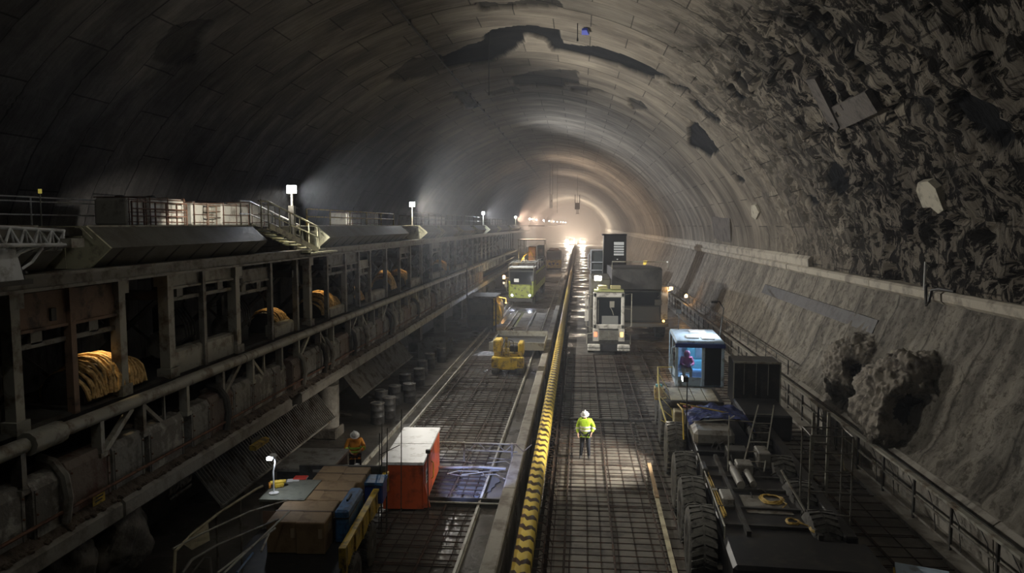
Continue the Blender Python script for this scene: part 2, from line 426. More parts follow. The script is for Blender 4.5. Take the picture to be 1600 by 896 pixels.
# lower flank on the right, under the ledge
def lower_wall_mat():
    m = bpy.data.materials.new('sprayed_lower_wall'); t = nt(m); L = t.links
    geo = N(t, 'ShaderNodeNewGeometry')
    sc = N(t, 'ShaderNodeVectorMath', operation='MULTIPLY'); sc.inputs[1].default_value = (.3, 1.1, .35); L.new(geo.outputs['Position'], sc.inputs[0])
    n1 = N(t, 'ShaderNodeTexNoise', i_Scale=1., i_Detail=8., i_Roughness=.65); L.new(sc.outputs[0], n1.inputs['Vector'])
    r1 = N(t, 'ShaderNodeValToRGB'); r1.color_ramp.elements[0].position = .38; r1.color_ramp.elements[1].position = .62
    r1.color_ramp.elements[0].color = (.16, .145, .12, 1); r1.color_ramp.elements[1].color = (.42, .385, .32, 1); L.new(n1.outputs[0], r1.inputs[0])
    sep = N(t, 'ShaderNodeSeparateXYZ'); L.new(geo.outputs['Position'], sep.inputs[0])
    # construction joints every three metres, slightly raked like the photo's pour lines
    wn = N(t, 'ShaderNodeTexNoise', i_Scale=.8, i_Detail=4.); L.new(geo.outputs['Position'], wn.inputs['Vector'])
    a = N(t, 'ShaderNodeMath', operation='MULTIPLY_ADD'); a.inputs[1].default_value = .22; L.new(wn.outputs[0], a.inputs[0]); L.new(sep.outputs[1], a.inputs[2])
    md = N(t, 'ShaderNodeMath', operation='PINGPONG'); md.inputs[1].default_value = 1.6; L.new(a.outputs[0], md.inputs[0])
    r2 = N(t, 'ShaderNodeValToRGB'); r2.color_ramp.elements[0].position = .0; r2.color_ramp.elements[1].position = .09
    r2.color_ramp.elements[0].color = (.22, .2, .18, 1); r2.color_ramp.elements[1].color = (1, 1, 1, 1); L.new(md.outputs[0], r2.inputs[0])
    m2 = N(t, 'ShaderNodeMix', data_type='RGBA', blend_type='MULTIPLY'); m2.inputs[0].default_value = .9
    L.new(r1.outputs[0], m2.inputs[6]); L.new(r2.outputs[0], m2.inputs[7])
    n3 = N(t, 'ShaderNodeTexNoise', i_Scale=3.2, i_Detail=10., i_Roughness=.78); L.new(geo.outputs['Position'], n3.inputs['Vector'])
    r3 = N(t, 'ShaderNodeValToRGB'); r3.color_ramp.elements[0].position = .42; r3.color_ramp.elements[1].position = .50
    r3.color_ramp.elements[0].color = (.35, .33, .3, 1); r3.color_ramp.elements[1].color = (1, 1, 1, 1); L.new(n3.outputs[0], r3.inputs[0])
    m5 = N(t, 'ShaderNodeMix', data_type='RGBA', blend_type='MULTIPLY'); m5.inputs[0].default_value = .85; L.new(m2.outputs[2], m5.inputs[6]); L.new(r3.outputs[0], m5.inputs[7])
    b = N(t, 'ShaderNodeBsdfPrincipled', i_Roughness=.8); L.new(m5.outputs[2], b.inputs['Base Color'])
    bp = N(t, 'ShaderNodeBump', i_Distance=.14, i_Strength=1.); L.new(n3.outputs[0], bp.inputs['Height']); L.new(bp.outputs[0], b.inputs['Normal'])
    o = N(t, 'ShaderNodeOutputMaterial'); L.new(b.outputs[0], o.inputs[0]); return m
LOWER = lower_wall_mat()
LK = [(12.05, 5.9), (11.75, 5.0), (11.3, 3.9), (10.85, 2.7), (10.5, 1.95), (10.1, 1.35)]
def lower_wall(Y, n_sub, near):
    P = catmull(LK, .18 if near else .8); v = []
    for p in P:
        for y in Y:
            d = 0
            if near:
                k = max(0., min(1., (46 - y) / 16)); low = max(0, min(1, (5.4 - p.y) / 2))
                d = k * (.07 * noise.fractal(Vector((y * 1.3, p.y * 1.3, 2)), .8, 2, 5) + .10 * low * noise.ridged_multi_fractal(Vector((y * 1.1 + p.y * .3, p.y * .6, 7)), .8, 2, 5, 1, 2) - .08 * low)
            v.append((p.x - d, y, p.y + d * .3))
    nj = len(Y); ni = len(P)
    mb = MB(); mb.add(v, [(a * nj + b, a * nj + b + 1, (a + 1) * nj + b + 1, (a + 1) * nj + b) for a in range(ni - 1) for b in range(nj - 1)])
    return struct(mb.build('wall_right', LOWER, smooth=True))
lower_wall(list(np.arange(8, 60.01, .2)), 0, True)
lower_wall([60 + i * 3. for i in range(118)], 0, False)
lower_wall([-10, 0, 8], 0, False)

# ledge (pipe trough) along the spring line, in cast lengths
LEDGE = mat('ledge_concrete', (.50, .46, .38), .8, 0, (.26, .23, .19), .45, 1.1, .3, 9)
for i in range(24):
    y0 = 7 + i * 6.; jj = RND.uniform(-.03, .03)
    mb = MB(); mb.prism([(12.4, 5.78), (11.86 + jj, 5.82), (11.74 + jj, 5.92), (11.72 + jj, 6.16), (11.82 + jj, 6.24), (12.4, 6.26)], y0 + .02, y0 + 5.96)
    if i == 0: LB = mb.build('trim_1', LEDGE)
    else: LB = mb.build('trim_%d' % (i + 1), LEDGE)
    struct(LB)
mb = MB(); mb.prism([(12.4, 5.8), (11.75, 5.85), (11.72, 6.2), (12.4, 6.26)], 151, 400); struct(mb.build('trim_25', LEDGE))
for k, (a, b) in enumerate([(39.5, 60), (60.1, 85), (85.1, 400)]):
    mb = MB(); mb.prism([(12.6, 6.22), (11.9, 6.24), (11.86, 6.62), (12.0, 6.78), (12.6, 6.8)], a, b); struct(mb.build('trim_%d' % (26 + k), LEDGE))
# dark strip let into the lower wall
mb = MB(); mb.prism([(12.1, 4.75), (11.57, 4.72), (11.36, 4.2), (12.1, 4.2)], 29.5, 47); struct(mb.build('trim_30', STEEL_D))
# kerb at the wall's foot
for i in range(9):
    mb = MB(); y0 = -6 + i * 8.
    mb.prism([(10.8, 0), (9.95, 0), (9.88, 1.25), (10.02, 1.36), (10.8, 1.42)], y0, y0 + 7.95); struct(mb.build('trim_%d' % (40 + i), CONC))
mb = MB(); mb.prism([(10.8, 0), (9.95, 0), (9.88, 1.25), (10.02, 1.36), (10.8, 1.42)], 66, 400); struct(mb.build('trim_50', CONC))

# rock outcrops breaking through the lower right wall
ROCK = mat('raw_rock', (.30, .27, .225), .95, 0, (.12, .105, .09), .5, 2.6, 1., 7)
CAVE = mat('black_hollow_ground', (.012, .011, .010), .9, 0, (.03, .026, .022), .5, 3, 1., 6)  # near-black colour for the faces inside the rock's hollow
def outcrop(name, label, c, r, seed, hole, rx=.85):
    """a ragged lump of ground pushed through the wall with a deep hollow in its face"""
    bm = bmesh.new(); bmesh.ops.create_icosphere(bm, subdivisions=6, radius=1)
    off = Vector((seed, seed * 2.3, 0)); hc = Vector(hole[:3]).normalized(); hr = hole[3]
    cave = set(); bm.verts.index_update()
    for v in bm.verts:
        d = v.co.normalized()
        k = 1 + .24 * noise.fractal(d * 1.5 + off, 1, 2, 6) + .06 * (noise.ridged_multi_fractal(Vector((d.x * 6, d.y * 6, d.z * 2.2)) + off, .8, 2.2, 5, 1, 2) - 1)
        a = math.acos(max(-1, min(1, d.dot(hc))))
        a += .12 * noise.noise(d * 4 + off)
        if a < hr * .93: cave.add(v.index)
        if a < hr: k *= .30 + .45 * (a / hr) ** 4
        k += .035 * noise.fractal(d * 16 + off, .6, 2, 4)
        v.co = Vector((d.x * r * rx, d.y * r, d.z * r * 1.0)) * k
    me = bpy.data.meshes.new(name); bm.to_mesh(me); bm.free(); me.materials.append(ROCK); me.materials.append(CAVE); me.polygons.foreach_set('use_smooth', [True] * len(me.polygons))
    me.polygons.foreach_set('material_index', [1 if all(i_ in cave for i_ in p.vertices) else 0 for p in me.polygons])
    o = bpy.data.objects.new(name, me); COL.objects.link(o); o.location = c
    return tag(o, label, 'rock')
outcrop('rock_outcrop', 'rounded dark rock outcrop with a deep black cavity bulging from the lower right wall', (10.75, 24.8, 2.5), 1.75, 3., (-.30, -.93, .02, .60))
outcrop('rock_outcrop', 'low ragged rock lump with a shallow hollow, just beyond the rock with the black cavity', (10.95, 29.8, 2.6), 1.45, 9., (-.35, -.9, .2, .45))

# ---------------------------------------------------------------- floor
def floor_mat():
    m = bpy.data.materials.new('wet_concrete_floor'); t = nt(m); L = t.links
    geo = N(t, 'ShaderNodeNewGeometry')
    n1 = N(t, 'ShaderNodeTexNoise', i_Scale=.55, i_Detail=8., i_Roughness=.65); L.new(geo.outputs['Position'], n1.inputs['Vector'])
    r1 = N(t, 'ShaderNodeValToRGB'); r1.color_ramp.elements[0].position = .35; r1.color_ramp.elements[1].position = .68
    r1.color_ramp.elements[0].color = (.075, .066, .055, 1); r1.color_ramp.elements[1].color = (.24, .215, .18, 1); L.new(n1.outputs[0], r1.inputs[0])
    r2 = N(t, 'ShaderNodeValToRGB'); r2.color_ramp.elements[0].position = .40; r2.color_ramp.elements[1].position = .6
    r2.color_ramp.elements[0].color = (.22,) * 3 + (1,); r2.color_ramp.elements[1].color = (.75,) * 3 + (1,)
    n2 = N(t, 'ShaderNodeTexNoise', i_Scale=.35, i_Detail=5.); L.new(geo.outputs['Position'], n2.inputs['Vector']); L.new(n2.outputs[0], r2.inputs[0])
    b = N(t, 'ShaderNodeBsdfPrincipled'); L.new(r1.outputs[0], b.inputs['Base Color']); L.new(r2.outputs[0], b.inputs['Roughness'])
    n3 = N(t, 'ShaderNodeTexNoise', i_Scale=6., i_Detail=6.); L.new(geo.outputs['Position'], n3.inputs['Vector'])
    bp = N(t, 'ShaderNodeBump', i_Distance=.04, i_Strength=.5); L.new(n3.outputs[0], bp.inputs['Height']); L.new(bp.outputs[0], b.inputs['Normal'])
    o = N(t, 'ShaderNodeOutputMaterial'); L.new(b.outputs[0], o.inputs[0]); return m
FLOORM = floor_mat()
mb = MB()
for x0, x1 in ((-20.3, -1.85), (-.72, 10.2)):
    mb.box(x0, x1, -14, 410, -1.4, 0)
mb.box(-1.9, -.7, -14, 410, -1.5, -1.2)
struct(mb.build('floor', FLOORM))
mb = MB(); mb.box(-20.6, 12.6, 409, 411, -1, 20); struct(mb.build('wall_back', CONCD))
# ================================================================ conveyor gantry along the left side
G = thing('conveyor_gantry', 'long grimy steel conveyor gantry on posts running the whole left side of the tunnel', 'gantry', (-10, 8, 0))
def gl(mb, name, m, smooth=False, label=None):          # gantry parts are written in tunnel coordinates
    mb.v = [(x + 10, y - 8, z) for x, y, z in mb.v]
    o = mb.build(name, m, G, smooth)
    if label: o['label'] = label
    return o
gl(MB().box(-18.2, -10.35, 6, 150, 8.18, 8.36).box(-18.2, -7.0, 150, 390, 8.18, 8.36), 'deck_slab', STEEL_D)
gl(MB().box(-10.28, -10.02, 6, 150, 7.22, 7.46).box(-10.32, -9.94, 6, 150, 7.44, 7.50).box(-10.32, -9.94, 6, 150, 7.18, 7.24), 'edge_girder', STEEL)
gl(MB().box(-13.2, -12.9, 6, 150, 7.1, 7.5), 'inner_girder', STEEL_D)
PY = [(10.6, .3), (12.6, .22), (14.15, .16), (15.8, .24), (17.8, .27), (19.5, .15), (21.5, .27), (24, .16), (26.3, .18), (27.6, .26), (29.6, .16), (32, .2), (34, .2), (35.9, .15), (39, .2), (42, .15), (44.7, .2)]
y = 48
while y < 118: PY.append((y, .18)); y += 3.4
for i, (y, w) in enumerate(PY):
    mb = MB(); mb.box(-10.35 - w, -10.35, y - w / 2, y + w / 2, 4.5, 7.22)
    if w > .2: mb.box(-10.4 - w, -10.3, y - w * .8, y + w * .8, 6.85, 7.22).box(-10.4 - w, -10.3, y - w * .8, y + w * .8, 4.5, 4.75)
    gl(mb, 'post', RUSTP if i == 2 else STEEL_L if w > .2 else STEEL)  # third post coloured brown to stand for orange light falling on it
for i in range(24):
    y = 9.5 + i * 4.1
    gl(MB().box(-13.3, -13.1, y, y + .2, 0, 7.2), 'inner_post', STEEL_D)
    gl(MB().box(-13.1, -10.4, y, y + .14, 6.5, 6.75), 'cross_beam', STEEL_D)
    gl(MB().beam((-12.9, y, 4.6), (-11.0, y + 2.2, 7.1), .12).beam((-11.2, y + 1.5, 4.7), (-12.6, y + .4, 6.6), .08), 'brace', STEEL_D)
for (a, b, z0, z1, m) in ((12.7, 15.7, 6.35, 7.1, RUSTP), (17.9, 21.4, 6.75, 7.18, STEEL_L), (21.6, 24, 6.55, 7.0, STEEL), (29.7, 33.9, 6.6, 7.15, STEEL), (34.1, 35.8, 6.3, 6.7, STEEL_L), (42.1, 44.6, 6.7, 7.1, STEEL), (51.5, 54.8, 6.7, 7.1, STEEL)):
    gl(MB().box(-10.55, -10.45, a, b, z0, z1).box(-10.5, -10.4, a, b, z0, z0 + .06), 'web_plate', m)
    gl(MB().box(-10.55, -10.47, a, b, z0 - .32, z0 - .22).box(-10.55, -10.47, a + .4, a + .7, z0 - .25, z0).box(-10.55, -10.47, b - .9, b - .6, z0 - .25, z0), 'hanger_plate', STEEL)
# trough that carries the coils
gl(MB().prism([(-12.6, 4.25), (-10.5, 4.25), (-10.38, 4.5), (-10.5, 4.55), (-12.6, 4.55)], 6, 120), 'trough', STEEL_D)
for (a, b, z) in ((18.0, 21.3, 5.15), (24.3, 26.0, 4.95), (30, 31.9, 4.9), (36.2, 38.8, 5.0), (45, 47.8, 5.0), (52, 57, 4.9), (62, 68, 4.9)):
    gl(MB().prism([(-10.75, 4.4), (-10.42, 4.4), (-10.42, z - .06), (-10.5, z), (-10.75, z)], a, b), 'parapet_panel', STEEL_L)
# side tube, its stanchions and struts
for a, b in ((6, 12.2), (12.25, 13.1), (13.15, 20.9), (20.95, 33), (33.05, 46), (46.05, 60), (60.05, 118)):
    big = (b - a) < 1
    gl(MB().tube([(-9.98, a, 4.42), (-9.98, b, 4.42)], .14 if not big else .22, 10), 'side_tube', STEEL_L, True)
y = 9.
k = 0
while y < 100:
    h = 3.55
    mb = MB().box(-10.12, -9.9, y, y + .12, h, 4.36).box(-10.14, -9.88, y - .05, y + .17, h, h + .1)
    if k % 3 == 0: mb.beam((-10, y + .1, h), (-10, y + 1.2, 4.3), .12)
    if k % 3 == 1: mb.beam((-10, y + .1, 4.3), (-10, y + 1.0, h), .09).beam((-10, y + 1.0, h), (-10, y + 1.0, 4.3), .06)
    gl(mb, 'stanchion', STEEL_L if k % 2 else STEEL); y += RND.choice([1.5, 1.9, 2.2]); k += 1
gl(MB().box(-11.9, -10.2, 6, 120, 3.3, 3.45), 'lower_shelf', STEEL_D)
# lower edge beam in lengths, on stub columns
for i, (a, b) in enumerate(((6, 14.4), (14.5, 23.7), (24.6, 39.8), (40, 54), (54.2, 70), (70.2, 118))):
    gl(MB().prism([(-10.6, 2.12), (-9.72, 2.12), (-9.62, 2.2), (-9.62, 2.48), (-9.7, 2.55), (-10.6, 2.55)], a, b), 'edge_beam', CONC if i < 3 else STEEL_L)
gl(MB().box(-11.8, -10.5, 6, 118, 2.1, 2.3), 'beam_slab', STEEL_D)
gl(MB().box(-12.2, -11.9, 6, 118, 0, 3.3), 'web_wall', STEEL_D)
for i in range(12):
    y = 13 + i * 8.6
    gl(MB().box(-11.2, -10.4, y, y + .7, 0, 2.12), 'stub_column', CONCD)
gl(MB().tube([(-9.78, 6, 2.93), (-9.78, 100, 2.93)], .035, 6), 'conduit', RUST)

# the plated side: individual pitted cover panels
PANELM = mat('pitted_panel', (.27, .26, .235), .7, 0, (.12, .11, .095), .5, 2.6, .4, 10)
PANELW = mat('lime_stained_panel', (.20, .185, .165), .75, 0, (.46, .44, .39), .42, 2.8, .4, 12)
PANELR = mat('rust_stained_panel', (.22, .18, .15), .75, 0, (.14, .07, .05), .5, 2.0, .4, 12)
def cover_panel(m, w):
    t = thing('cover_panel', 'p', 'panel', (0, 0, 0))
    mb = MB(); mb.prism([(-.30, 0), (0, 0), (.04, .08), (.04, 1.05), (-.04, 1.2), (-.3, 1.24)], 0, w)
    mb.box(.03, .06, .05, .10, .1, 1.05).box(.03, .06, w - .10, w - .05, .1, 1.05)
    mb.build('plate', m, t)
    b = MB()
    for z in (.15, .6, .98):
        for yy in (.075, w - .075): b.lathe([(.022, 0), (.022, .02), (.012, .03)], (.06, yy, z), 'x', 8)
    b.build('bolt_pattern', RUST, t)
    return t
PLAB = {0: 'pitted grey cover panel in the long row below the side tube of the conveyor gantry',
        1: 'cover panel with pale lime stains in the row below the conveyor gantry side tube',
        2: 'rust-streaked cover panel in the row below the conveyor gantry side tube'}
protos = {}
y = 9.0; i = 0
while y < 74:
    w = [1.15, 1.5, .95, 1.3][i % 4] if y < 40 else 1.8
    kd = [0, 1, 1, 2, 0, 1, 0, 2][i % 8]
    key = (kd, w)
    z = 2.52 + RND.uniform(-.03, .05)
    dx = RND.uniform(-.06, .03)
    if key not in protos:
        p = cover_panel([PANELM, PANELW, PANELR][kd], w); p.location = (-9.92 + dx, y, z); protos[key] = p
    else: p = dup(protos[key], (-9.92 + dx, y, z))
    p['label'] = PLAB[kd]; p['group'] = ['plain cover panels', 'lime stained cover panels', 'rusty cover panels'][kd]
    y += w + (.09 if i % 5 else .42); i += 1
# thick bands wrapped round the bundle between panels
for j, y in enumerate((12.9, 19.4, 25.2, 27.4, 28.2, 31.2, 33.0, 37.4, 38.2, 44.0, 50.)):
    mb = MB()
    pts = [(-9.80, y, 2.7), (-9.72, y, 3.2), (-9.78, y, 3.6), (-10.0, y + .02, 3.86), (-10.3, y, 3.95)]
    mb.tube(pts, .10, 8)
    o = mb.build('strap_hoop', STEEL_D if j % 2 else STEEL, None, True)
    tag(o, 'thick curved steel hoop clamped over the row of gantry cover panels', 'hoop', 'hoops over the cover panels')
# yellow plate notice on panel
t = thing('warning_plate', 'small worn yellow warning plate low on a cover panel near the bottom left corner', 'sign', tuple(at(154, 779, x=-9.82)))
MB().box(0, .012, -.19, .19, -.11, .11).build('plate', YELLOW, t)
MB().box(.012, .016, -.13, .1, -.05, -.02).box(.012, .016, -.1, .13, .02, .05).build('marking', BLACK, t)

# spoil lying along the beam
mb = MB(); y = 9.
while y < 62:
    for _ in range(7 if y < 30 else 4):
        s = RND.uniform(.03, .085)
        mb.blob((RND.uniform(-9.9, -9.68), y + RND.random() * .5, 2.55 + s * .4), s, RND.random() * 50, .35, (1, 1, .7), 1)
    y += .35
mb.prism([(-10.2, 2.55), (-9.7, 2.55), (-9.78, 2.62), (-9.95, 2.72)], 8, 62)
tag(mb.build('spoil_rubble', EARTH), 'brown crumbled spoil lying along the top of the gantry lower beam', 'rubble', kind='stuff')

# hoppers: long troughs with arrow-shaped ends
HOPM = mat('hopper_steel', (.17, .165, .14), .6, 0, (.13, .115, .09), .5, 1.2, .2, 6)
def hopper(y0, y1, label, first=False):
    t = thing('side_hopper', label, 'hopper', (-10.3, y0, 7.5), 0, None)
    L_ = y1 - y0; pr = [(-.7, .0), (.05, 0), (.52, .42), (.02, .86), (-.7, .86)]
    MB().prism(pr, .02, L_ - .02).build('body', HOPM, t)
    mb = MB().box(-.02, .03, .0, L_, .86, .9)
    mb.build('top_lip', STEEL_L, t)
    mb = MB().prism([(-.95, -.02), (.06, -.02), (.56, .42), (.03, .88), (-.95, .88)], -.04, .02)
    mb.build('end_plate', CREAM, t)
    mb = MB()
    n = max(2, int(L_ / 1.1))
    for k in range(n):
        y = .5 + k * L_ / n
        mb.prism([(.1, .02), (.5, .40), (.44, .43), (.06, .06)], y, y + .07)
    mb.build('gusset_row', STEEL_D, t)
    e = MB().beam((-.95, -.25, .86), (-.95, -.25, -.02), .035).beam((-.95, -.25, .86), (.05, -.25, .86), .035)
    e.beam((-.95, -.25, .66), (.08, -.25, .66), .025).beam((-.3, -.25, .86), (-.3, -.25, 0), .02).beam((.05, -.25, .86), (.3, -.25, .62), .03)
    e.build('end_rail', CREAM, t)
    return t
HS = [(7., 13.2, 'dark hopper trough nearest the camera, behind the white lattice boom'), (14.6, 22.5, 'long dark hopper trough with a white triangular end beside the lattice boom'),
      (28.2, 42.0, 'long hopper trough starting beyond the steel stair, with a cream arrow-shaped end plate'), (47, 52, 'hopper trough beside the second floodlight post'),
      (53.5, 59.5, 'short hopper trough just beyond the one beside the second floodlight'), (62, 69, 'hopper trough third beyond the steel stair'),
      (71.5, 78, 'hopper trough near the third floodlight'), (81, 90, 'hopper trough beyond the third floodlight'), (93, 105, 'hazy hopper trough far down the gantry'), (108, 125, 'last hopper trough visible in the haze')]
for a in HS: hopper(*a)

# stair down from the deck between the first two hoppers
ST = thing('steel_stair', 'pale steel stair with handrails stepping down from the deck beside the first floodlight', 'stair', (-10.2, 22.6, 7.4))
for s in (0, .62):
    MB().beam((s - .3, .2, .98), (s - .3, 4.6, .06), .05, .18).build('stringer', CREAM, ST)
    mb = MB().tube([(s - .3, -.5, 1.75), (s - .3, .2, 1.75), (s - .3, 4.6, .95), (s - .3, 4.8, .1)], .03, 6).tube([(s - .3, -.5, 1.35), (s - .3, .2, 1.35), (s - .3, 4.6, .55)], .022, 6)
    for k in range(6):
        q = k / 5; mb.tube([(s - .3, .2 + 4.4 * q, .95 - .9 * q), (s - .3, .2 + 4.4 * q, 1.75 - .8 * q)], .02, 6)
    mb.build('handrail', WHITE if s == 0 else CREAM, ST)
for k in range(8): MB().box(-.3, .32, .3 + k * .53, .62 + k * .53, .82 - k * .11, .86 - k * .11).build('tread', CREAM, ST)
MB().box(-.9, .55, 3.2, 6.2, -.06, 0).box(-.9, .55, 3.2, 3.26, -.06, .09).build('landing', CREAM, ST)
mb = MB()
for q in ((-.5, .0, 1.7), (-.5, 1.5, 1.5), (.35, -.4, 1.8)): mb.tube([(q[0], q[1], .9), q], .02, 6)
mb.build('upright_set', CREAM, ST)

# floodlight posts
def flood(loc, label, h, power=0, cool=False, first=False, i=0):
    t = thing('floodlight_post', label, 'floodlight', loc)
    MB().box(-.12, .12, -.12, .12, 0, .05).tube([(0, 0, 0), (0, 0, h)], .035, 8).build('pole', STEEL_L, t, True)
    if first: MB().box(-.10, .10, -.10, .10, .1, 1.7).build('cable_duct', STEEL_D, t)
    MB().box(-.17, .15, -.06, .06, h - .02, h + .30, .02).build('lamp_housing', STEEL_L, t)
    MB().box(-.15, .13, -.075, -.06, h + .01, h + .27).box(.15, .165, -.05, .05, h + .01, h + .27).build('lamp_face', E_COOL if cool else E_LAMP, t)
    if power:
        lp = Vector(loc) + Vector((.30, -.2, h + .1)); c = (.86, .91, 1) if cool else (1, .95, .86) if i < 3 else (1, .78, .62)
        lamp('SPOT', 'floodlight_beam', lp, power, c, .14, lp + (Vector((10, 3.0, -2.6)) if i == 0 else Vector((10, -2.0, -1.0))), 138 if i == 0 else 150, .6)
        lamp('SPOT', 'floodlight_spill', lp + Vector((-.35, -.15, .1)), FSP * (1 if i < 3 else .5), (.80, .87, 1) if cool else (1, .93, .78), .1, lp + Vector((-1.0, .6, -2.2)), 112, .4)
        lamp('POINT', 'floodlight_halo', lp + Vector((-.2, -.3, .25)), FPT * (1 if i < 4 else .02), (.55, .70, 1), .1)
        if i == 0: lamp('SPOT', 'deck_beam', lp + Vector((-.5, 0, 0)), P_DECK, (1, .94, .82), .1, (-13.4, 27.5, 7.2), 92, .4)
        if i == 1: lamp('SPOT', 'deck_beam', lp + Vector((-.5, 0, 0)), P_DECK, (1, .94, .82), .1, (-14.5, 45, 7.4), 80, .4)
    return t
FLD = [(446, 26.0, 'bright white floodlight nearest the camera, on a post beside the steel stair'), (642, 45.5, 'second floodlight along the gantry deck, counted from the stair'), (755, 79.5, 'third floodlight along the gantry deck, bluish white'),
       (806, 121, 'fourth floodlight along the gantry deck'), (828, 155, 'fifth floodlight along the gantry deck'), (838.5, 179, 'sixth floodlight along the gantry deck'), (850, 208, 'seventh floodlight along the gantry deck'), (858.5, 236, 'eighth floodlight along the gantry deck'), (865.5, 262, 'ninth floodlight along the gantry deck'), (871, 288, 'tenth floodlight along the gantry deck'), (876, 312, 'eleventh floodlight along the gantry deck'), (880, 335, 'twelfth floodlight along the gantry deck'), (884, 360, 'most distant floodlight visible, half lost in haze')]
FPW = [FL0, FL1, FL2, FL3, FL4, 0, 0, FL4, 0, 0, 0, 0, 0]
for i, (px, Yf, lab) in enumerate(FLD):
    xf = -(VPX - px) * Yf / F_PX; z0 = 7.4 if i == 0 else 8.365
    flood((xf, Yf, z0), lab, 9.55 - z0, FPW[i], i == 2, i == 0, i)

# guard rails on the deck
def guard(name, label, p0, p1, n, h=.9, m=STEEL_L, rails=(1., .62, .3), r=.025, z=8.36):
    t = thing(name, label, 'railing', (p0[0], p0[1], z)); d = Vector((p1[0] - p0[0], p1[1] - p0[1], 0))
    for f in rails: MB().tube([(0, 0, h * f), d + Vector((0, 0, h * f))], r, 6).build('rail', m, t)
    for k in range(n + 1):
        q = d * (k / n); MB().tube([q, q + Vector((0, 0, h))], r * 1.1, 6).build('post', m, t)
    return t
guard('deck_guard_rail', 'pale two-bar guard rail on the gantry deck at the photo\'s left edge', (-16.8, 10), (-16.8, 25.1), 4, .9, WHITE, (1, .85, .4))
guard('deck_guard_rail', 'rusty barred guard rail standing in front of the first pair of white tanks', (-14.6, 23), (-14.6, 26.4), 5, .82, RUST, (1, .72, .42))
guard('deck_guard_rail', 'rusty barred guard rail in front of the long white tank row', (-14.7, 28.2), (-14.7, 34.2), 9, .82, RUSTP, (1, .72, .42))
guard('deck_guard_rail', 'yellow-posted guard rail on the deck between stair and second floodlight', (-10.7, 28.3), (-10.7, 42), 5, .68, YELLOWD, (1, .55), .03)
guard('deck_guard_rail', 'grey guard rail on the deck beyond the second floodlight', (-10.9, 48), (-10.9, 68), 8, .9, STEEL, (1, .5), .03)
guard('deck_guard_rail', 'hazy guard rail on the deck beyond the third floodlight', (-10.9, 70), (-10.9, 110), 14, .9, STEEL_L, (1, .5), .03)
t = thing('marker_post', 'thin post with a small yellow tag on the deck guard rail', 'marker', (-16.7, at(64, 330, x=-16.7).y, 8.36))
MB().tube([(0, 0, 0), (0, 0, 1.05)], .02, 6).build('post', STEEL_L, t)
MB().box(-.05, .05, -.02, .02, 1.02, 1.16).build('tag_plate', E_YEL, t)

# white tanks on the deck
def tank(loc, Ln, h, label, tilt=0, m=None):
    t = thing('deck_tank', label, 'tank', loc, tilt)
    MB().box(-.6, .6, 0, Ln, 0, h, .09).build('shell', m or TANKW, t)
    mb = MB()
    n = max(2, int(Ln / .9))
    for k in range(n + 1):
        y = .06 + (Ln - .12) * k / n
        mb.tube([(.62, y, 0), (.62, y, h + .02), (-.6, y, h + .02)], .02, 6)
    for z in (.15, .5 * h, h - .05): mb.tube([(.63, 0, z), (.63, Ln, z)], .018, 6)
    mb.build('cage', RUST, t)
    MB().lathe([(.16, 0), (.16, .08), (.1, .1)], (0, Ln * .5, h), 'z', 14).build('filler_cap', BLACK, t)
    return t
TK = [(138, 172, 44, -15.4, 'white plastic tank with a ladder-like cage, first in the row on the deck'), (176, 240, 43, -15.4, 'white caged tank with brown streaks, second along the deck'),
      (255, 300, 35, -15.6, 'pale canvas-topped tank, dirty and partly open, third along the deck'), (306, 352, 33, -15.2, 'white tank behind rusty rails, fourth along the deck'), (356, 398, 34, -15.2, 'white tank at the end of the long row, nearest the stair'),
      (522, 545, 19, -15.6, 'small pale tank with a tilted lid between the stair and the second floodlight'), (552, 575, 20, -15.6, 'small white caged tank before the second floodlight'),
      (630, 652, 14, -16, 'distant white tank right behind the second floodlight'), (658, 686, 14, -16, 'distant white barred tank just beyond the second floodlight'), (762, 780, 9, -16.5, 'small hazy white tank beyond the third floodlight')]
for i, (a, b, hp, x, lab) in enumerate(TK):
    ya = -x * F_PX / (VPX - a); yb = -x * F_PX / (VPX - b); h = min(1.25, hp * (ya + yb) / 2 / F_PX + .04)
    tank((x, ya, 8.36), yb - ya, h, lab)

# white lattice boom in front of the gantry at the photo's edge
LB_ = thing('lattice_boom', 'white tubular lattice boom reaching in from the left edge below the deck', 'boom', (-9.6, 9.5, 7.2))
def lp(px, py, x): 
    q = at(px, py, x=x); return q - Vector((-9.6, 9.5, 7.2))
mb = MB()
c1 = lp(-60, 352, -9.9), lp(100, 361, -9.9); c2 = lp(-60, 384, -9.3), lp(108, 383, -9.3); c3 = lp(-60, 396, -9.9), lp(95, 391, -9.9)
for c in (c1, c2, c3): mb.tube(c, .035, 8)
mb.build('chord', WHITE, LB_, True)
mb = MB()
for k in range(7):
    a = k / 7; b = (k + .5) / 7; e = (k + 1) / 7
    for A_, B_ in ((c1, c2), (c1, c3), (c2, c3)):
        mb.tube([A_[0].lerp(A_[1], a), B_[0].lerp(B_[1], b)], .02, 6); mb.tube([B_[0].lerp(B_[1], b), A_[0].lerp(A_[1], e)], .02, 6)
mb.build('lacing', WHITE, LB_)
MB().tube([lp(0, 425, -9.4), lp(30, 395, -9.4), lp(60, 384, -9.4)], .035, 8).tube([lp(5, 440, -9.4), lp(50, 410, -9.4), lp(66, 388, -9.4)], .025, 8).build('stay', WHITE, LB_)
MB().box(c2[1].x - .1, c2[1].x + .12, c2[1].y - .1, c2[1].y + .25, c2[1].z - .05, c2[1].z + .12).build('end_bracket', STEEL_L, LB_)
q = at(8, 438, x=-9.5)
t = thing('white_cabinet', 'white sloping machine cabinet at the left edge under the lattice boom', 'cabinet', (q.x, q.y, q.z), 0)
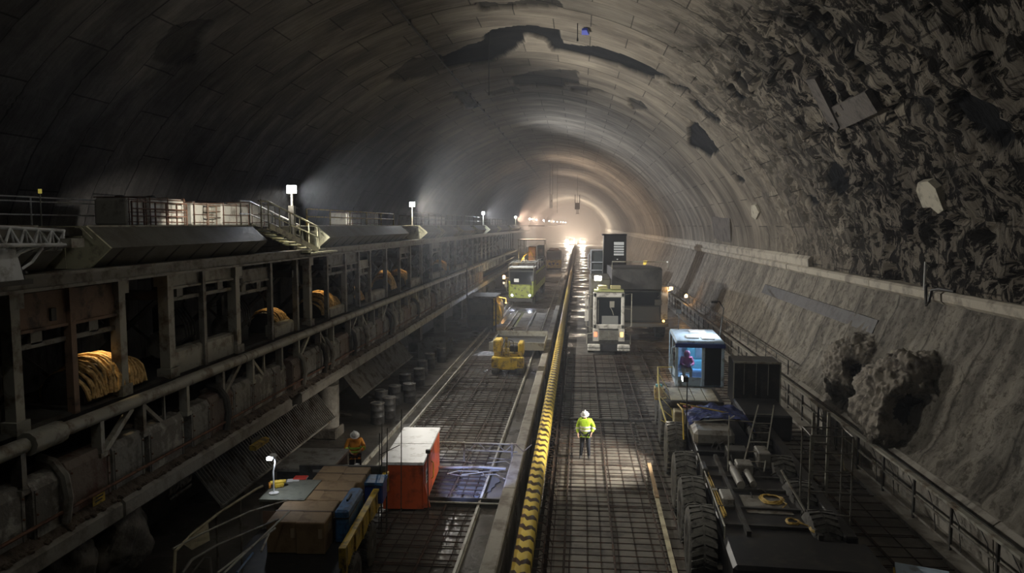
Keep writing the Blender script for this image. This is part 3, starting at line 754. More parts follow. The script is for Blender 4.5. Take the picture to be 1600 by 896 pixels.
MB().prism([(-1.2, 0), (.22, 0), (.10, .5), (-.05, .52), (-1.2, .52)], -.7, .15, 'x' if False else 'y').build('shell', WHITE, t)
MB().box(-1.3, .3, -.8, .25, -.08, 0).build('base_plate', STEEL_D, t)
mb = MB().tube([(.2, .17, 0), (.1, .19, .3), (-.1, .18, .5)], .02, 6).tube([(-.6, .17, .0), (-.3, .19, .12), (0, .18, .06), (.25, .18, .12)], .025, 6)
mb.build('cable', BLACK, t)

# amber-lit rope coils on the trough
def coil(px, py, x, Ln, hgt, label, name='rope_coil', power=0, seed=1):
    c = at(px, py, x=x); z0 = 4.55
    t = thing(name, label, 'coil', (x, c.y, z0)); r = random.Random(seed)
    MB().lathe([(.42, -Ln / 2), (.5, -Ln / 2 + .05), (.5, Ln / 2 - .05), (.42, Ln / 2)], (0, 0, .22), 'y', 18).build('drum', STEEL_D, t, True)
    mb = MB()
    n = int(Ln / .075)
    for k in range(n):
        y = -Ln / 2 + .08 + (Ln - .16) * k / n; pts = []
        w = r.uniform(-.10, .10); hh = hgt * (.62 + .38 * math.sin(PI * k / n)) * r.uniform(.85, 1.08)
        for j in range(11):
            a = PI * (j / 10) 
            pts.append((.62 * math.cos(a) + .03 * r.uniform(-1, 1), y + w * math.sin(a * 2) + .16 * (j / 10 - .5), .12 + hh * math.sin(a) ** .8 + r.uniform(-.015, .015)))
        mb.tube(pts, .036, 5)
    mb.build('rope_turns', ROPE, t, True)
    if power:
        MB().lathe([(.03, .16), (.05, .12), (.17, -.04), (.16, -.04), (.04, .11), (.02, .15)], (.05, 0, 1.65), 'z', 14).build('lamp_shade', STEEL_D, t, True)
        MB().lathe([(.0, -.04), (.03, -.02), (.035, .02), (0, .06)], (.05, 0, 1.66), 'z', 10).build('bulb', E_AMBS, t, True)
        MB().tube([(.05, 0, 1.8), (.05, 0, 2.55)], .012, 6).build('bulb_wire', BLACK, t)
        lamp('SPOT', 'coil_bulb_light', (x + .05, c.y, z0 + 1.60), power, (1, .74, .40), .03, (x + .1, c.y - .05, z0), 72, .5)
    return t
coil(150, 585, -11.0, 2.3, .80, 'large heap of amber-lit rope on a drum, nearest the camera', power=CP, seed=1)
coil(420, 497, -11.3, 1.3, .7, 'amber-lit rope coil just beyond the stair, half behind a post', power=CP * .45, seed=2)
coil(498, 477, -11.2, 2.6, .85, 'second largest heap of amber-lit rope, under the cream hopper end', power=CP * .8, seed=3)
coil(545, 464, -11.4, 1.4, .7, 'small amber-lit rope coil between the two larger heaps further along', power=CP * .5, seed=4)
coil(600, 447, -11.4, 1.5, 1.0, 'upright amber-lit rope coil past the midpoint of the gantry', power=CP * .6, seed=5)
coil(624, 440, -11.4, 1.8, .9, 'amber-lit rope coil right after the upright one', power=CP * .6, seed=6)
coil(687, 427, -11.5, 2.6, .8, 'farthest amber-lit rope coil, small and deep in the gantry', power=CP * .5, seed=7)

# machines and lumps standing in the gantry bays
r5 = random.Random(5)
def lump(loc, k, label):
    t = thing('gearbox_unit', label, 'machine', loc, r5.uniform(-.2, .2), 'gearbox units in the gantry bays')
    MB().box(-.4, .4, -.5, .5, 0, .55, .08).lathe([(.3, -.65), (.34, -.6), (.34, .6), (.3, .65)], (0, 0, .6), 'y', 16).build('casing', STEEL_D, t, True)
    MB().lathe([(.38, -.72), (.38, -.66)], (0, 0, .6), 'y', 16).lathe([(.38, .66), (.38, .72)], (0, 0, .6), 'y', 16).build('flange', STEEL, t)
    mb = MB()
    for j in range(4): mb.tube([(.3, -.4 + j * .2, .5), (.55, -.35 + j * .2, .75), (.5, -.3 + j * .2, 1.1), (.2, -.2 + j * .2, 1.5)], .03, 6)
    mb.build('hose_set', STEEL_D, t, True)
    return t
g0 = lump((-11.5, 12.6, 4.55), 0, 'dark gearbox unit with hoses inside a gantry bay')
for y in (19.6, 23.0, 34.2, 37.6, 50.5, 54., 64., 70.): dup(g0, (-11.5 + r5.uniform(-.2, .2), y, 4.55), r5.uniform(-.2, .2))
mb = MB()
for k in range(26):
    mb.blob((-10.45 + RND.uniform(-.15, .2), 9.5 + k * 1.15 + RND.uniform(-.3, .3), 3.6), RND.uniform(.12, .26), k, .4, (1, 1.3, .8), 1)
tag(mb.build('crusted_rubble', EARTH), 'lumps of dried spoil caked on the shelf under the side tube', 'rubble', kind='stuff')
# grey-white concrete lumps hanging below beam
for (px, py, r, lab) in ((205, 845, .85, 'big grey concrete-caked block under the lower beam at the bottom left'), (130, 890, .6, 'smaller concrete-caked block beside the big one at the bottom left')):
    q = at(px, py, x=-9.9); o = MB().blob((0, 0, 0), r, px, .35, (.6, 1.1, .95), 4, 1.2).build('caked_block', CONCD, None, True); o.location = (-10.2, q.y, max(q.z, r * .7)); tag(o, lab, 'block')

# concrete pier and slatted screen below
q = at(520, 655, x=-9.7)
t = thing('concrete_pier', 'short round concrete pier on a square base holding up the lower beam', 'pier', (q.x - .2, q.y, 0))
MB().box(-.5, .5, -.5, .5, 0, .42, .05).build('base_block', CONCD, t)
MB().lathe([(.44, .42), (.44, 2.1)], n=28).build('shaft', CONC, t, True)
def screen(y0, y1, label):
    t = thing('slatted_screen', label, 'screen', (-9.7, y0, 0)); L_ = y1 - y0
    MB().beam((-.5, 0, 1.9), (-.5, L_, 1.9), .06).beam((.25, 0, .9), (.25, L_, .9), .06).build('frame', STEEL, t)
    mb = MB(); n = int(L_ / .16)
    for k in range(n): mb.beam((-.5, k * .16, 1.9), (.25, k * .16 + .05, .9), .03, .06)
    mb.build('slat_set', STEEL, t)
screen(18.3, 27.6, 'dark slatted screen slanting under the lower beam before the round pier')
screen(30.8, 41, 'dark slatted screen slanting under the lower beam beyond the round pier')
# barrels along the foot
def barrel(loc, label=None):
    t = thing('oil_barrel', label or 'dark dented barrel in the row standing in shadow below the gantry', 'barrel', loc, 0, 'barrels in the shadow of the gantry')
    MB().lathe([(.27, 0), (.29, .02), (.29, .3), (.305, .32), (.29, .34), (.29, .58), (.305, .6), (.29, .62), (.29, .87), (.27, .88)], n=22).build('shell', mat('barrel_black', (.09, .09, .09), .5, .2, (.04, .035, .03), .5, 4), t, True)
    MB().lathe([(.30, .87), (.30, .90), (.27, .90), (.27, .87)], n=22).build('rim', STEEL, t)
    MB().lathe([(.04, .88), (.04, .91)], (.14, 0, 0), n=8).build('bung', STEEL_L, t)
    return t
bs = [(590, 662), (608, 652), (617, 632), (640, 628), (633, 612), (655, 602), (660, 588), (672, 576), (690, 566), (596, 640)]
b0 = None
for px, py in bs:
    q = at(px, py, z=0)
    if b0 is None: b0 = barrel((q.x, q.y, 0))
    else: dup(b0, (q.x, q.y, 0))
t = thing('skip_box', 'dark open steel skip standing at the end of the barrel row', 'skip', (at(676, 560, z=0).x, at(676, 560, z=0).y + 1, 0))
MB().prism([(-.7, 0), (.7, 0), (.9, 1.0), (.84, 1.0), (.66, .06), (-.66, .06), (-.84, 1.0), (-.9, 1.0)], -1.2, 1.2).build('body', STEEL_D, t)
MB().box(-.9, .9, -1.24, -1.18, .0, 1.0).box(-.9, .9, 1.18, 1.24, 0, 1.0).build('end_wall', STEEL, t)
# little yellow box lamp under the beam
q = at(405, 694, x=-9.5)
t = thing('cable_box', 'dull yellow cable box fixed under the lower beam before the round pier', 'box', tuple(q))
MB().prism([(-.1, -.07), (.1, -.07), (.13, .05), (0, .09), (-.1, .07)], -.45, .45).build('shell', YELLOWD, t)
MB().box(-.14, -.1, -.3, .3, -.1, .2).build('bracket', STEEL_D, t)
# twin kerb rails along the foot of the left lane
for x, lab in ((-7.45, 'thin pale rail along the outer edge of the left lane floor'), (-6.9, 'second thin rail lying just inside the outer edge rail of the left lane')):
    t = thing('floor_rail', lab, 'rail', (x, 8, 0))
    MB().prism([(-.06, 0), (.06, 0), (.02, .03), (.02, .1), (.035, .12), (-.035, .12), (-.02, .1), (-.02, .03)], 0, 110).build('rail_bar', STEEL_L, t)
# ================================================================ middle of the tunnel: barrier, kerbs, rebar
def chevron_mat():
    m = bpy.data.materials.new('chevron_padding'); t = nt(m); L = t.links
    tc = N(t, 'ShaderNodeTexCoord'); sp = N(t, 'ShaderNodeSeparateXYZ'); L.new(tc.outputs['Object'], sp.inputs[0])
    ab = N(t, 'ShaderNodeMath', operation='ABSOLUTE'); L.new(sp.outputs[0], ab.inputs[0])
    a = N(t, 'ShaderNodeMath', operation='MULTIPLY_ADD'); a.inputs[1].default_value = -2.6; L.new(ab.outputs[0], a.inputs[0])
    y = N(t, 'ShaderNodeMath', operation='MULTIPLY'); y.inputs[1].default_value = 1 / .62; L.new(sp.outputs[1], y.inputs[0]); L.new(y.outputs[0], a.inputs[2])
    zz = N(t, 'ShaderNodeMath', operation='MULTIPLY_ADD'); zz.inputs[1].default_value = .9; L.new(sp.outputs[2], zz.inputs[0]); L.new(a.outputs[0], zz.inputs[2])
    nn = N(t, 'ShaderNodeTexNoise', i_Scale=3., i_Detail=3.); L.new(tc.outputs['Object'], nn.inputs['Vector'])
    n2 = N(t, 'ShaderNodeMath', operation='MULTIPLY_ADD'); n2.inputs[1].default_value = .35; L.new(nn.outputs[0], n2.inputs[0]); L.new(zz.outputs[0], n2.inputs[2])
    fr = N(t, 'ShaderNodeMath', operation='FRACT'); L.new(n2.outputs[0], fr.inputs[0])
    r = N(t, 'ShaderNodeValToRGB'); r.color_ramp.interpolation = 'CONSTANT'
    r.color_ramp.elements[0].color = (.07, .035, .015, 1); r.color_ramp.elements[1].position = .36; r.color_ramp.elements[1].color = (.85, .62, .10, 1)
    L.new(fr.outputs[0], r.inputs[0])
    b = N(t, 'ShaderNodeBsdfPrincipled', i_Roughness=.45); L.new(r.outputs[0], b.inputs['Base Color'])
    o = N(t, 'ShaderNodeOutputMaterial'); L.new(b.outputs[0], o.inputs[0]); return m
CHEV = chevron_mat()
B = thing('crash_barrier', 'yellow and black chevron-striped padded barrier running down the middle of the tunnel', 'barrier', (-1.24, 8, 0))
def pad(y0, y1, st):
    P = [(-.19, .50), (-.20, .70), (-.17, .92), (-.08, 1.01), (.03, 1.0), (.12, .94), (.19, .80), (.20, .62), (.19, .45)]
    v = []; ys = []
    y = y0
    while y < y1: ys.append(y); y += st
    ys.append(y1)
    for y in ys:
        ph = ((y / .62) % 1.0); k = 1 + .10 * math.sin(PI * ph) ** .6
        for p in P: v.append((p[0] * k, y, .7 + (p[1] - .7) * k))
    n = len(P); return v, [(i * n + j, i * n + j + 1, (i + 1) * n + j + 1, (i + 1) * n + j) for i in range(len(ys) - 1) for j in range(n - 1)]
mb = MB(); mb.add(*pad(0, 42, .1)); mb.add(*pad(42, 112, 1.)); mb.build('chevron_cover', CHEV, B, True)
MB().box(-.12, .14, 0, 380, -1.2, .62).build('core_wall', CONCD, B)
MB().box(-.10, .10, 112, 380, .62, .95).build('bare_coping', CONC, B)
mb = MB(); k = 0
for i in range(70):
    y = 2 + i * .55
    mb.tube([(.14, y, .35), (.32, y, .35), (.44, y, .25), (.44, y, -.9)], .014, 5).tube([(.14, y + .2, .02), (.50, y + .2, .02)], .012, 5)
for z in (.35, .1, -.2): mb.tube([(.42, 0, z), (.42, 45, z)], .014, 5)
for y in np.arange(7, 30, 1.1): mb.tube([(.3, y, .4), (.5, y + .1, .45), (.62, y + .02, .2)], .012, 5)
mb.build('starter_bars', mat('rusted_rebar', (.045, .032, .025), .8, .3, (.10, .05, .03), .4, 6), B)
K = MB()
for i in range(14):
    t_ = MB().prism([(-2.28, 0), (-1.88, 0), (-1.88, .30), (-1.92, .33), (-2.24, .33), (-2.28, .30)], 7 + i * 7.5, 7 + i * 7.5 + 7.46).build('trim_%d' % (60 + i), CONC); struct(t_)
struct(MB().box(-2.28, -1.88, 112, 400, 0, .33).build('trim_74', CONC))
t = thing('floor_rail', 'thin steel rail on the left lane floor nearest the concrete kerb', 'rail', (-2.92, 8, 0))
MB().prism([(-.06, 0), (.06, 0), (.02, .03), (.02, .1), (.035, .12), (-.035, .12), (-.02, .1), (-.02, .03)], 0, 120).build('rail_bar', STEEL_L, t)

REB = mat('rusted_rebar', (.045, .032, .025), .8, .3, (.10, .05, .03), .4, 6)
def rebar(x0, x1, y0, y1, label, sx=.40, sy=.36, seed=0):
    r = random.Random(seed); mb = MB(); x = x0
    while x < x1:
        pts = [(x + r.uniform(-.02, .02), y0 + (y1 - y0) * k / 10, .05) for k in range(11)]; mb.tube(pts, .016, 5); x += sx * r.choice([.9, 1, 1, 1.1])
    y = y0
    while y < y1:
        mb.tube([(x0 - .1, y + r.uniform(-.02, .02), .08), ((x0 + x1) / 2, y + r.uniform(-.02, .02), .082), (x1 + .1, y, .08)], .016, 5)
        if r.random() < .22: mb.tube([(x0, y + .07, .09), (x1, y + .09, .09)], .016, 5)
        y += sy * r.choice([.9, 1, 1, 1.1])
    for x in np.arange(x0 + .3, x1, 1.25):          # doubled heavy bars and their stools
        mb.tube([(x, y0, .10), (x + .02, y1, .10)], .028, 6)
    return tag(mb.build('rebar_mesh', REB), label, 'rebar mesh')
rebar(-.62, 2.25, 12, 31, 'rusty rebar mesh on the lit right lane floor around the standing worker', seed=1)
rebar(-.62, 3.0, 31.4, 47, 'rusty rebar mesh on the dark right lane floor beyond the worker', seed=2)
rebar(2.45, 9.0, 12, 50, 'rusty rebar mesh under and beside the wheeled crane carrier', .6, .6, seed=3)
rebar(-6.7, -3.05, 10.5, 21.0, 'rusty rebar mesh on the left lane floor nearest the camera', seed=4)
rebar(-6.7, -3.05, 21.6, 46, 'rusty rebar mesh on the left lane floor between the red box and yellow machine', seed=5)
PL = mat('floor_plate', (.17, .155, .13), .6, .1, (.08, .07, .06), .5, 1.1, .3, 6)
k = 0
for i in range(9):
    y = 13 + i * 4.1
    q = MB().box(-.55, 2.2, y, y + 3.95, 0, .03).build('deck_plate', PL); tag(q, 'grey floor plate lying under the rebar in the right lane', 'plate', 'floor plates in the right lane')
t = thing('timber_batten', 'splintered pale timber batten lying lengthwise on the right lane rebar', 'batten', (2.32, 16, .1), -.015)
MB().box(-.06, .06, 0, 6.8, 0, .05).build('plank', PLANKM, t); MB().box(-.05, .07, 6.0, 9.2, .05, .09).build('lap_piece', WOOD, t)
t = thing('cross_beam', 'thin steel beam laid straight across the right lane behind the worker', 'beam', (-.6, 30.9, .1))
MB().box(0, 3.7, -.06, .06, 0, .1).build('beam_bar', STEEL_D, t)
# bars across the left lane
t = thing('lane_gate', 'low lattice of pale tubes lying across the left lane behind the red box', 'gate', (-6.4, 25.2, 0))
MB().tube([(0, 0, .75), (4.3, 0, .72)], .03, 6).tube([(0, .1, .45), (4.3, .1, .42)], .025, 6).build('rail', STEEL_L, t)
mb = MB()
for k in range(7): mb.tube([(.3 + k * .65, 0, .75), (.6 + k * .65, .1, .43)], .018, 6).tube([(.6 + k * .65, .1, .43), (.9 + k * .65, 0, .73)], .018, 6)
mb.build('lacing', STEEL_L, t)
for x in (.1, 2.4, 4.1): MB().box(x - .03, x + .03, .02, .08, 0, .76).build('foot_post', STEEL_L, t)
t = thing('steel_channel', 'dark steel channel with a pale edge laid across the left lane below the wet patch', 'channel', (-5.3, 21.1, 0))
MB().prism([(0, 0), (.4, 0), (.4, .16), (.35, .16), (.35, .05), (.05, .05), (.05, .16), (0, .16)], 0, 3.05, 'x').build('channel_bar', STEEL_D, t)
MB().box(0, 3.05, -.03, 0, .13, .17).build('pale_edge', STEEL_L, t)
t = thing('loose_pipe', 'bent pale pipe lying across the left lane just before the lattice tubes', 'pipe', (-4.3, 24.0, .1))
MB().tube([(-.9, .1, .1), (0, 0, .12), (1.0, .15, .12), (1.9, .1, .1)], .05, 8).build('pipe_run', STEEL_L, t, True)
r = random.Random(4)
for k in range(9):
    x, y = r.uniform(-4.6, -3), r.uniform(23.4, 26)
    o = MB().tube([(0, 0, .0), (r.uniform(.2, .7), r.uniform(-.3, .3), .02), (r.uniform(.6, 1.1), r.uniform(-.5, .5), .01)], .018, 5).build('scrap_bar', STEEL_L); o.location = (x, y, .12)
    tag(o, 'short bent scrap bar lying in the litter beside the red box', 'bar', 'scrap bars beside the red box')
def puddle(x0, x1, y0, y1, seed, label):
    r = random.Random(seed); n = 28; P = []
    for k in range(n):
        a = 2 * PI * k / n; rr = r.uniform(.75, 1.05)
        P.append(((x0 + x1) / 2 + (x1 - x0) / 2 * math.cos(a) * rr, (y0 + y1) / 2 + (y1 - y0) / 2 * math.sin(a) * rr))
    o = MB().prism(P, .0, .034, 'z').build('puddle', mat('puddle_water', (.13, .13, .13), .16)); return tag(o, label, 'puddle', kind='stuff')
puddle(-3.9, -2.5, 21.9, 24.3, 1, 'wet patch shining blue on the left lane beside the kerb')
puddle(-6.8, -3.5, 58, 74, 2, 'wet shining floor in front of the lime truck')

# red and white equipment box
t = thing('equipment_box', 'orange-red steel box with a white lid standing in the left lane', 'box', (-5.08, 20.6, 0), .06)
MB().box(-.6, .6, 0, 3.7, .08, 1.42, .02).build('body', ORANGE, t)
MB().box(-.62, .62, -.02, 1.82, 1.42, 1.5).box(-.62, .62, 1.86, 3.72, 1.42, 1.5).build('lid', WHITE, t)
MB().box(-.5, .5, .2, 3.5, 0, .08).build('skid', STEEL_D, t)
MB().box(.6, .625, .25, 1.65, .15, 1.35).build('door', ORANGE, t)
MB().tube([(.63, 1.5, .5), (.69, 1.5, .55), (.69, 1.5, 1.0), (.63, 1.5, 1.05)], .02, 6).build('door_handle', YELLOW, t)
MB().box(.625, .64, .32, .68, .75, 1.15).build('white_notice', WHITE, t)
MB().box(.64, .643, .37, .63, .98, 1.08).box(.64, .643, .37, .60, .88, .92).box(.64, .643, .40, .63, .80, .84).build('notice_print', BLACK, t)
MB().prism([(.6, .1), (.78, .1), (.6, .9)], .1, .2).build('side_gusset', ORANGE, t)
# standing bars beside it
t = thing('standing_bars', 'cluster of thin dark upright bars between the flatbed and the red box', 'bars', (-5.35, 19.2, 0))
for k, (x, y, h) in enumerate(((0, 0, 3.0), (.07, .3, 2.8), (-.1, .1, 2.7), (.18, -.2, 2.4), (.35, .8, 3.2), (-.15, .5, 2.6))): MB().tube([(x, y, 0), (x + .03, y + .1, h)], .014, 5).build('upright', STEEL_D, t)
MB().tube([(-.15, .5, 2.0), (.35, .8, 2.2)], .012, 5).build('tie', STEEL_D, t)
t = thing('blue_fill_lamp', 'small added bluish fill lamp on a thin pole beside the red box', 'lamp', (-4.25, 20.2, 0))  # lamp and pole added to throw blue light on the wet patch
MB().tube([(0, 0, 0), (0, 0, 2.0)], .016, 6).build('pole', STEEL_D, t); MB().box(-.05, .07, -.05, .05, 1.92, 2.02).build('lamp_housing', STEEL_D, t)
lamp('SPOT', 'blue_fill_beam', (-4.2, 20.25, 1.9), P_BLUE, (.35, .45, 1), .04, (-3.1, 23.1, 0), 50, .7)

# ---------------------------------------------------------------- flatbed trailer at the lower left
T = thing('flatbed_trailer', 'dark flatbed trailer with a yellow side board carrying brown crates', 'trailer', (-6.0, 12.5, 0), .07)
MB().box(-1.25, 1.2, 0, 7.0, 1.0, 1.16).box(-.9, -.7, -3, 7, .75, 1.0).box(.6, .8, -3, 7, .75, 1.0).build('deck', BLACK, T)
for y in (-.4, -1.3, -2.2): MB().box(-1.2, 1.2, y, y + .08, 1.0, 1.1).build('cross_member', STEEL_D, T)
sb = MB().box(1.17, 1.24, 2.2, 7.0, 1.02, 1.52).build('side_board', YELLOW, T)
MB().box(1.13, 1.28, 2.2, 7.0, 1.52, 1.58).build('top_rim', YELLOW, sb)
for k in range(7): MB().box(1.235, 1.28, 2.22 + k * .78, 2.27 + k * .78, 1.04, 1.52).build('board_stake', YELLOWD, sb)
MB().box(1.14, 1.29, 2.05, 2.2, .7, 1.6).box(1.17, 1.35, 1.98, 2.25, .72, .86).build('corner_post', YELLOWD, T)
MB().box(-1.2, 1.2, 6.9, 7.0, 1.1, 1.75).build('headboard', STEEL_D, T)
def wheel(r_, w, m, parent, loc, side=1, rim=WHITE, deep=.35):
    """tyre with lugs, dished rim and hub; axis along x"""
    ty = MB(); q = r_
    ty.lathe([(q * .58, -w / 2), (q * .9, -w / 2), (q * .97, -w * .42), (q, -w * .32), (q, w * .32), (q * .97, w * .42), (q * .9, w / 2), (q * .58, w / 2)], loc, 'x', 30)
    for k in range(26):
        a = 2 * PI * k / 26; c, s_ = math.cos(a), math.sin(a); c2, s2 = math.cos(a + .11), math.sin(a + .11)
        for (xa, xb) in ((-w * .46, -w * .04), (w * .04, w * .46)):
            P = []
            for x in (xa, xb):
                for rr in (q * .97, q * 1.03):
                    sh = .10 if abs(x) > w * .2 else 0
                    P += [(loc[0] + x, loc[1] + rr * math.cos(a + sh), loc[2] + rr * math.sin(a + sh)), (loc[0] + x, loc[1] + rr * math.cos(a + sh + .12), loc[2] + rr * math.sin(a + sh + .12))]
            ty.add(P, [(0, 1, 3, 2), (4, 6, 7, 5), (0, 4, 5, 1), (2, 3, 7, 6), (0, 2, 6, 4), (1, 5, 7, 3)])
    t_ = ty.build('tyre', m, parent, True)
    d = side
    rb = MB().lathe([(q * .6, d * w * .5), (q * .56, d * w * .44), (q * .5, d * w * .3), (q * .25, d * w * deep), (q * .22, d * w * .5), (q * .15, d * w * .52), (0.001, d * w * .52)], loc, 'x', 24)
    rb.build('rim', rim, t_, True)
    bo = MB()
    for k in range(8): bo.lathe([(.022, d * w * .36), (.022, d * w * .44)], (loc[0], loc[1] + q * .36 * math.cos(k * PI / 4), loc[2] + q * .36 * math.sin(k * PI / 4)), 'x', 6)
    bo.build('stud_ring', STEEL, t_)
    return t_
for y in (1.2, 2.9, 4.6): wheel(.55, .38, RUBBER, T, (1.12, y, .55), 1, STEEL)
for y in (1.2, 2.9): wheel(.55, .38, RUBBER, T, (-1.12, y, .55), -1, STEEL)
# crates
r = random.Random(3)
CT = (-6.0, 12.5)
def crate(x0, x1, y0, y1, z0, z1, label, m=WOOD):
    t = thing('brown_crate', label, 'crate', (CT[0] + (x0 + x1) / 2, CT[1] + (y0 + y1) / 2, z0), .07); a, b, h = (x1 - x0) / 2, (y1 - y0) / 2, z1 - z0
    MB().box(-a, a, -b, b, 0, h, .02).build('box_body', m, t)
    MB().box(-a - .006, a + .006, -.03, .03, -.0, h + .006).build('packing_strap', mat('strap_brown', (.12, .07, .035), .6), t)
    MB().box(a * .55, a * .8, -b - .004, -b, h * .5, h * .8).box(a - .0, a + .004, -b * .6, -b * .2, h * .55, h * .8).build('paper_label', mat('label_tan', (.5, .38, .24), .7), t)
    return t
bx = [(-.62, .02), (.04, .64)]
for i, (ya, yb) in enumerate(((2.7, 4.0), (4.03, 5.3), (5.33, 6.5))):
    for j, (xa, xb) in enumerate(bx):
        xa -= .25; xb -= .2
        lab = ['front', 'middle', 'rear'][i] + ' brown crate on the flatbed, ' + ['on the gantry side', 'next to the yellow side board'][j]
        crate(xa + .02 * i, xb + .02 * i, ya, yb, 1.16, 1.88 + r.uniform(-.01, .01), lab)
t = thing('blue_case', 'blue plastic case wedged between the crates and the yellow side board', 'case', (-5.38, 16.55, 1.16), .07)
MB().box(-.16, .16, -.75, .75, 0, .78, .05).build('shell', BLUE, t); MB().box(-.17, .17, -.76, .76, .58, .61).build('lid_seam', BLACK, t)
MB().box(-.02, .02, -.2, .2, .78, .83).build('carry_handle', BLACK, t)
t = thing('blue_crate', 'dark blue plastic crate at the far corner of the flatbed', 'crate', (-5.3, 18.5, 1.16), .07)
MB().box(-.25, .25, -.3, .3, 0, .55, .03).build('shell', mat('navy_plastic', (.02, .05, .22), .4), t); MB().box(-.27, .27, -.32, .32, .5, .58).build('lip', BLUE, t)
# cabinet table with the white lamp
q = at(455, 765, z=1.9)
t = thing('tool_cabinet', 'grey-topped steel cabinet with a lamp and tools on it, between the rails and the crates', 'cabinet', (q.x, q.y, 0), .05)
MB().box(-.55, .55, -.7, .7, 1.84, 1.9).build('top', GREYT, t)
MB().box(-.5, .5, -.65, .65, 1.15, 1.84).build('body', STEEL, t)
for a in (-.5, .5):
    for b in (-.65, .65): MB().box(a - .03, a + .03, b - .03, b + .03, 0, 1.84).build('leg', STEEL, t)
MB().box(.5, .52, -.55, -.05, 1.3, 1.75).build('orange_panel', ORANGE, t); MB().box(.5, .52, .05, .55, 1.3, 1.75).build('yellow_panel', YELLOW, t)
MB().box(-.48, .48, -.67, -.65, 1.3, 1.6).build('front_panel', RUSTP, t)
zt = 1.9
q2 = at(428, 772, z=zt)
t = thing('pole_lamp', 'white LED lamp on a bent pole standing on the grey-topped cabinet', 'lamp', (q2.x, q2.y, zt))
MB().lathe([(.12, 0), (.12, .03), (.02, .05)], n=14).tube([(0, 0, .02), (0, .0, .55), (.04, 0, .72), (.05, 0, .9)], .018, 6).build('pole', WHITE, t)
MB().lathe([(.0, .86), (.07, .88), (.10, .95), (.06, .99), (0, 1.)], (0, 0, 0), n=14).build('lamp_shell', WHITE, t, True)
MB().box(-.11, .0, -.11, -.05, .86, .93).build('lamp_face', E_COOL, t)
lamp('SPOT', 'pole_lamp_beam', (q2.x + .12, q2.y - .05, zt + .85), 14, (.85, .9, 1), .06, (q2.x + 1.5, q2.y + .6, 1.0), 150)
q3 = at(437, 762, z=zt)
t = thing('power_tool', 'small yellow and orange power tool lying on the cabinet top', 'tool', (q3.x, q3.y, zt), .5)
MB().box(-.12, .1, -.06, .06, .0, .12, .02).lathe([(.05, -.22), (.06, -.1), (.045, .15)], (0, 0, .14), 'x', 12).build('casing', YELLOW, t, True)
MB().lathe([(.08, -.02), (.08, .03)], (-.24, 0, .08), 'x', 14).build('disc_guard', ORJ, t); MB().tube([(.1, 0, .06), (.2, .05, .03), (.15, .15, .02)], .015, 6).build('lead', BLACK, t)
q4 = at(470, 748, z=zt)
t = thing('red_folder', 'red folder lying on the cabinet beside white papers', 'folder', (q4.x, q4.y, zt), .1)
MB().box(-.17, .17, -.12, .12, 0, .04, .008).build('cover', REDP, t); MB().box(-.16, .175, -.11, .11, .01, .03).build('pages', WHITE, t)
q5 = at(458, 752, z=zt)
t = thing('paper_sheet', 'crumpled white paper sheet between the tool and the red folder', 'paper', (q5.x, q5.y, zt), .3)
mb = MB(); v = [(x * .06 - .15, y * .06 - .1, .012 + .02 * noise.noise(Vector((x, y, 2)))) for x in range(6) for y in range(5)]
mb.add(v, [(a * 5 + b, a * 5 + b + 1, a * 5 + b + 6, a * 5 + b + 5) for a in range(5) for b in range(4)]); mb.build('sheet', WHITE, t)
# grey generator behind
q = at(490, 735, z=1.3)
t = thing('generator_box', 'dark grey lidded generator box behind the tool cabinet', 'generator', (q.x, q.y, 0), .03)
MB().box(-.75, .75, -.9, .9, .3, 1.55, .04).build('housing', STEEL_D, t); MB().box(-.8, .8, -.95, .95, 1.55, 1.66, .02).build('lid', STEEL, t)
MB().box(-.7, -.5, -.8, .8, 0, .3).box(.5, .7, -.8, .8, 0, .3).build('skid', STEEL_D, t); MB().box(-.78, .78, -.93, -.9, 1.0, 1.03).build('waist_strip', STEEL_L, t)
MB().tube([(.8, -.5, 1.3), (.88, -.5, 1.3), (.88, .5, 1.3), (.8, .5, 1.3)], .02, 6).build('side_handle', STEEL_L, t)
q = at(515, 737, z=1.75)
t = thing('leaning_board', 'white boxy panel with yellow cables leaning by the generator', 'panel', (q.x + .3, q.y, 0), -.25)
MB().box(-.05, .05, -1.0, .9, .9, 1.7).build('sheet', WHITE, t); MB().box(-.04, .04, -.9, -.82, 0, .9).box(-.04, .04, .7, .78, 0, .9).build('foot', STEEL, t)
mb = MB()
for k in range(4): mb.tube([(.08, -.6 + k * .1, 1.6), (.15, -.3 + k * .15, 1.75 - k * .1), (.12, .1, 1.5 - k * .15), (.1, .4 + k * .05, 1.65)], .02, 6)
mb.build('cable_loops', YELLOW, t, True)
# tubular rails in the lower left corner
t = thing('tube_handrail', 'curved tubular handrail frame in the bottom left corner before the flatbed', 'railing', (-8, 12, 0))
def tw(px, py, Y): 
    q = at(px, py, Y=Y); return q - Vector((-8, 12, 0))
top = [(272, 896, 11.0), (274, 862, 11.1), (300, 835, 11.6), (345, 800, 12.6), (400, 765, 14.2), (410, 760, 14.5)]
MB().tube([tw(*p) for p in top], .025, 7).build('top_rail', PLANKM, t, True)
MB().tube([tw(*p) for p in ((270, 858, 11.1), (320, 832, 11.8), (390, 800, 13.2), (450, 782, 15.))], .018, 6).build('mid_rail', STEEL_L, t, True)
MB().tube([tw(*p) for p in ((285, 896, 10.9), (300, 875, 11.2), (340, 852, 12), (435, 812, 14))], .022, 6).build('low_rail', STEEL, t, True)
MB().tube([tw(*p) for p in ((300, 896, 10.9), (320, 872, 11), (328, 872, 11), (330, 896, 11))], .02, 6).build('hoop', STEEL, t, True)
